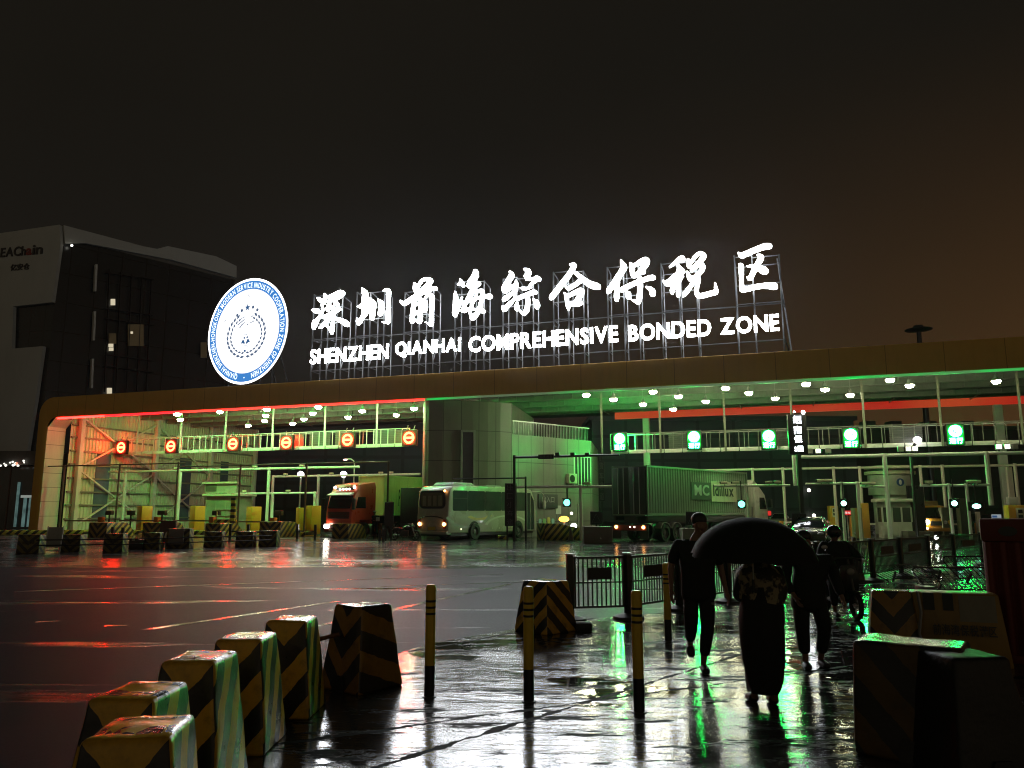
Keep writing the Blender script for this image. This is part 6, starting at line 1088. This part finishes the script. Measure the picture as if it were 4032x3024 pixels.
    for s_ in ('L', 'R'):
        a, b = g['an'+s_]+V((0, 0, -.05)), g['toe'+s_]; d = (b-a); skin("shoe", [a-d*.12+V((0, 0, -.0)), a+d*.35, b+d*.12], [(0, 1), (1, 2)], [.052, (.056, .050), (.050, .034)], shoe, t, 0, 2)
    return t, g
cloth = pm("cloth_black", (.007, .007, .0075), .8, var=.3, dirt=0); cloth2 = pm("cloth_navy", (.006, .0065, .008), .8, var=.3, dirt=0); shoe = pm("shoe", (.010, .009, .008), .5, dirt=0)
pL = gnd(2742, 2640); s = 1.0
t, g_ = person("man in dark shirt and trousers striding towards the viewer left of the umbrella", pL, 0, dict(pelvis=(.06, 0, .93), chest=(.05, 0, 1.28), neck=(.04, -.01, 1.49), head=(.10, -.03, 1.635), shL=(-.17, 0, 1.42), elL=(-.245, .04, 1.14), wrL=(-.27, -.08, .90), shR=(.28, 0, 1.40), elR=(.34, .06, 1.13), wrR=(.37, -.04, .88), hipL=(-.03, 0, .88), knL=(-.05, -.04, .50), anL=(.005, .30, .26), toeL=(.01, .26, .10), hipR=(.15, 0, .88), knR=(.12, -.12, .48), anR=(.06, -.10, .10), toeR=(.05, -.27, .035)), cloth, cloth2, shoe, True, .55, None, -1, -.06, False, 1.0)
m = MB(); star(m, (.19, 1.30), .030, -.158); m.build("chest_badge", pm("badge_pale", (.16, .16, .15), .5), t, smooth=0); MB().bx(.16, .21, -.13, -.12, .74, .765).build("trouser_tag", pm("badge_pale", (.16, .16, .15), .5), t)
pRm = gnd(3185, 2630); pm_, _ = person("man in black walking right of the umbrella, head hidden behind it", pRm, 0, dict(pelvis=(-.02, 0, .92), chest=(.02, 0, 1.26), neck=(.0, 0, 1.46), head=(-.03, -.02, 1.60), shL=(-.22, 0, 1.39), elL=(-.27, .05, 1.10), wrL=(-.22, -.12, .90), shR=(.25, 0, 1.39), elR=(.33, .04, 1.12), wrR=(.36, -.06, .86), hipL=(-.12, 0, .87), knL=(-.12, -.03, .48), anL=(-.10, -.02, .10), toeL=(-.13, -.18, .035), hipR=(.10, 0, .87), knR=(.13, -.05, .48), anR=(.115, .08, .10), toeR=(.13, -.08, .035)), cloth, cloth2, shoe, True, 1.0, None, -1, -.10, False, 1.05); pm_.scale = (1.0, 1.0, .90); pm_.location.x += .06
# umbrella holder seen from behind
pW = gnd(3030, 2772); wt, wg = person("person in a long dark dress and pale patterned shawl holding the umbrella", pW, 0, dict(pelvis=(-.03, 0, .80), chest=(-.02, .02, 1.12), neck=(-.02, .03, 1.32), head=(-.02, .05, 1.45), shL=(-.18, .02, 1.22), elL=(-.235, .03, .98), wrL=(-.12, .20, .96), shR=(.15, .02, 1.22), elR=(.20, .08, 1.00), wrR=(.03, .21, 1.12), hipL=(-.10, 0, .76), knL=(-.11, .03, .42), anL=(-.13, .02, .10), toeL=(-.14, .16, .035), hipR=(.06, 0, .76), knR=(.06, -.02, .42), anR=(.03, -.06, .10), toeR=(.04, .08, .035)), cloth, None, shoe, True, 1.0, None, 1, 0)
m = MB(); rings = []
for z, rx, ry, cx in ((1.08, .20, .14, -.02), (.92, .20, .15, -.03), (.78, .215, .17, -.03), (.6, .21, .17, -.03), (.4, .195, .17, -.035), (.2, .17, .16, -.04), (.11, .145, .15, -.045)): rings.append([(cx+(rx+.012*sin(5*a+z*9))*cos(a), (ry+.012*cos(7*a))*sin(a), z) for a in [2*pi*k/28 for k in range(28)]])
m.loft(rings).build("dress", cloth, wt)
def shawl_mat():
    m, nt, b = base("shawl_print"); o = nd(nt, "ShaderNodeTexCoord").outputs["Object"]; n = ramp(nt, noise(nt, o, 7, 3, .6), .47, .53); nt.links.new(mix(nt, n, (.025, .022, .018), (.30, .25, .15)), b.inputs["Base Color"]); b.inputs["Roughness"].default_value = .7; return m
m = MB(); rings = []
for z, rx, ry in ((1.36, .09, .09), (1.30, .15, .12), (1.22, .225, .155), (1.12, .245, .17), (1.02, .235, .17), (.96, .21, .165)): rings.append([(-.02+(rx+.01*sin(6*a+z*14))*cos(a), .02+(ry+.01*cos(5*a))*sin(a), z-.05*max(0, sin(a+2))) for a in [2*pi*k/28 for k in range(28)]])
m.loft(rings).build("shawl", shawl_mat(), wt)
# umbrella
uc = aty(2962, 2037, 7.45); um = T("umbrella", "wide black umbrella held up in the middle of the walkers", "umbrella", (uc.x, uc.y, uc.z), 0); um.rotation_euler = (R(4), R(0), R(12))
m = MB(); n = 8; RR, DP = .595, .355; rings = []
for j in range(7):
    a = R(74)*j/6; row = []
    for k in range(n*4):
        ph = 2*pi*k/(n*4); fl = 1-.085*(1-abs(cos(n*ph/2)))*j/6; r = RR*sin(a)/sin(R(74))*fl+.001; row.append((r*cos(ph), r*sin(ph), -DP*(1-cos(a))/(1-cos(R(74)))-(.018*(abs(cos(n*ph/2)))*(j/6)**2)))
    rings.append(row)
m.loft(rings, False).build("canopy", pm("umbrella_cloth", (.0035, .0035, .004), .85, var=.3, dirt=0), um)
for k in range(n): a = 2*pi*k/n; MB().tube([(.02*cos(a), .02*sin(a), -.02), (RR*.55*cos(a), RR*.55*sin(a), -DP*.30), (RR*1.0*cos(a), RR*1.0*sin(a), -DP-.02)], .003, 5).build("rib", dark_steel, um)
MB().tube([(0, 0, .10), (0, 0, -.62)], .006, 8).build("shaft", galv, um); MB().tube([(0, 0, -.58), (0, 0, -.70)], .014, 8).build("handle", black, um)
# rider on a scooter
pr = gnd(3330, 2432); rt_, rg = person("person in a helmet and dark rain cape riding a scooter towards the viewer", pr, 0, dict(pelvis=(0, .45, .78), chest=(-.02, .28, 1.10), neck=(-.02, .22, 1.28), head=(-.03, .18, 1.395), shL=(-.21, .25, 1.22), elL=(-.34, .10, 1.02), wrL=(-.30, -.16, .97), shR=(.19, .25, 1.22), elR=(.34, .10, 1.0), wrR=(.30, -.16, .97), hipL=(-.10, .42, .72), knL=(-.17, .02, .52), anL=(-.14, .08, .10), toeL=(-.15, -.08, .04), hipR=(.10, .42, .72), knR=(.17, .05, .60), anR=(.13, .10, .33), toeR=(.13, -.05, .29)), cloth, cloth2, shoe, False, 1.0, None, -1, -.05)
MB().ball((-.03, .19, 1.43), (.125, .14, .12), 16, 10).build("helmet", pm("helmet_black", (.012, .012, .012), .2, dirt=0), rt_); m = MB(); rings = []
for z, rx, ry, cy in ((1.27, .09, .09, .22), (1.20, .22, .15, .24), (1.05, .27, .22, .24), (.85, .29, .30, .27), (.66, .27, .33, .30), (.5, .25, .30, .30)): rings.append([((rx+.012*sin(7*a+z*8))*cos(a), cy+ry*sin(a), z) for a in [2*pi*k/28 for k in range(28)]])
m.loft(rings).build("cape", cloth, rt_)
sc = T("scooter", "dark electric scooter with two mirrors under the helmeted rider", "scooter", pr, 0)
def tyre(p, x, y, r): 
    w_ = MB().tube([(x, y+r*cos(2*pi*k/20), r+.04+r*sin(2*pi*k/20)) for k in range(21)], .045, 8, False).build("wheel", rubber, p); m = MB().lathe([(.04, -.04), (.04, .04)], 10, (x, y, r+.04), 'x')
    for k in range(5): m.bar((x, y, r+.04), (x, y+r*.9*cos(2*pi*k/5), r+.04+r*.9*sin(2*pi*k/5)), .015)
    m.build("rim", galv, w_)
tyre(sc, .07, -.30, .19); tyre(sc, .0, .85, .19)
MB().tube([(.07, -.30, .23), (.06, -.22, .55), (.03, -.16, .98)], .025, 8).build("steering_column", dark_steel, sc); MB().tube([(-.34, -.14, .97), (-.12, -.17, 1.0), (.12, -.17, 1.0), (.34, -.14, .97)], .016, 8).build("handlebar", dark_steel, sc)
MB().loft([[(x_*w_, y_, z_) for x_ in (-1, 1) for y_ in (y0,)]+[(w_, y0+.05, z_), (-w_, y0+.05, z_)] for w_, y0, z_ in ((.13, -.14, .30), (.19, -.20, .52), (.17, -.24, .75), (.10, -.22, .90))]).build("leg_shield", pm("scooter_dark", (.02, .02, .022), .25, dirt=0), sc, bev=.02)
MB().bx(-.14, .14, -.1, .4, .24, .31).build("floorboard", black, sc, bev=.02); MB().prism([(.38, .3), (.38, .72), (1.05, .78), (1.1, .6), (.95, .35)], -.14, .14, 'yz').build("seat_body", pm("scooter_dark", (.02, .02, .022), .25, dirt=0), sc, bev=.04)
MB().ball((.03, -.25, .78), (.07, .04, .06), 10, 8).build("headlamp", glass("headlamp_off", (.3, .3, .28), .1), sc); MB().lathe([(.24, 0), (.24, .02)], 16, (.07, -.30, .23), 'x'); MB().bx(.0, .14, -.42, -.14, .44, .47).build("fender", black, sc, bev=.01)
for s_ in (-1, 1): 
    mr = MB().tube([(s_*.26, -.15, .98), (s_*.33, -.14, 1.14)], .008, 6).build("mirror_arm", dark_steel, sc); MB().ball((s_*.34, -.14, 1.18), (.055, .015, .04), 10, 8).build("mirror", galv, mr)
MB().ball((.30, .1, 1.41), .018, 8, 6).build("mirror_glint", galv, sc)
# guard by the red lorry
pg = gnd(1448, 2120); pg.y += 2.5; gt, gg = person("guard in dark uniform and white cap holding a paper by the red lorry", pg, R(20), dict(pelvis=(0, 0, .95), chest=(-.02, .0, 1.30), neck=(-.02, 0, 1.50), head=(-.04, -.02, 1.64), shL=(-.22, 0, 1.42), elL=(-.28, .05, 1.15), wrL=(-.12, -.22, 1.12), shR=(.20, 0, 1.42), elR=(.29, .0, 1.17), wrR=(.16, -.24, 1.24), hipL=(-.11, 0, .90), knL=(-.12, 0, .50), anL=(-.13, .02, .10), toeL=(-.14, -.14, .035), hipR=(.11, 0, .90), knR=(.12, 0, .5), anR=(.13, .02, .10), toeR=(.15, -.14, .035)), cloth2, cloth2, shoe, True, 1.0, None, -1, -.10, False, 1.1)
MB().lathe([(.11, .0), (.135, .05), (.12, .08), (.02, .10)], 16, (-.04, -.01, 1.69)).build("cap", pm("cap_white", (.6, .6, .58), .5), gt); MB().bx(.0, .26, -.36, -.355, 1.08, 1.34).build("paper", pm("paper_white", (.55, .54, .5), .6), gt)

# ================================================================ damp night air
hz = MB().bx(-160, 175, -25, 200, -1, 46).build("haze", bpy.data.materials.new("night_air"), smooth=0); tag(hz, kind='stuff')
m = hz.data.materials[0]; m.use_nodes = True; nt = m.node_tree; nt.nodes.remove(nt.nodes["Principled BSDF"]); v = nt.nodes.new("ShaderNodeVolumePrincipled")
v.inputs["Color"].default_value = (.85, .87, .9, 1); v.inputs["Density"].default_value = .00009; v.inputs["Anisotropy"].default_value = .90; nt.links.new(v.outputs[0], nt.nodes["Material Output"].inputs["Volume"])
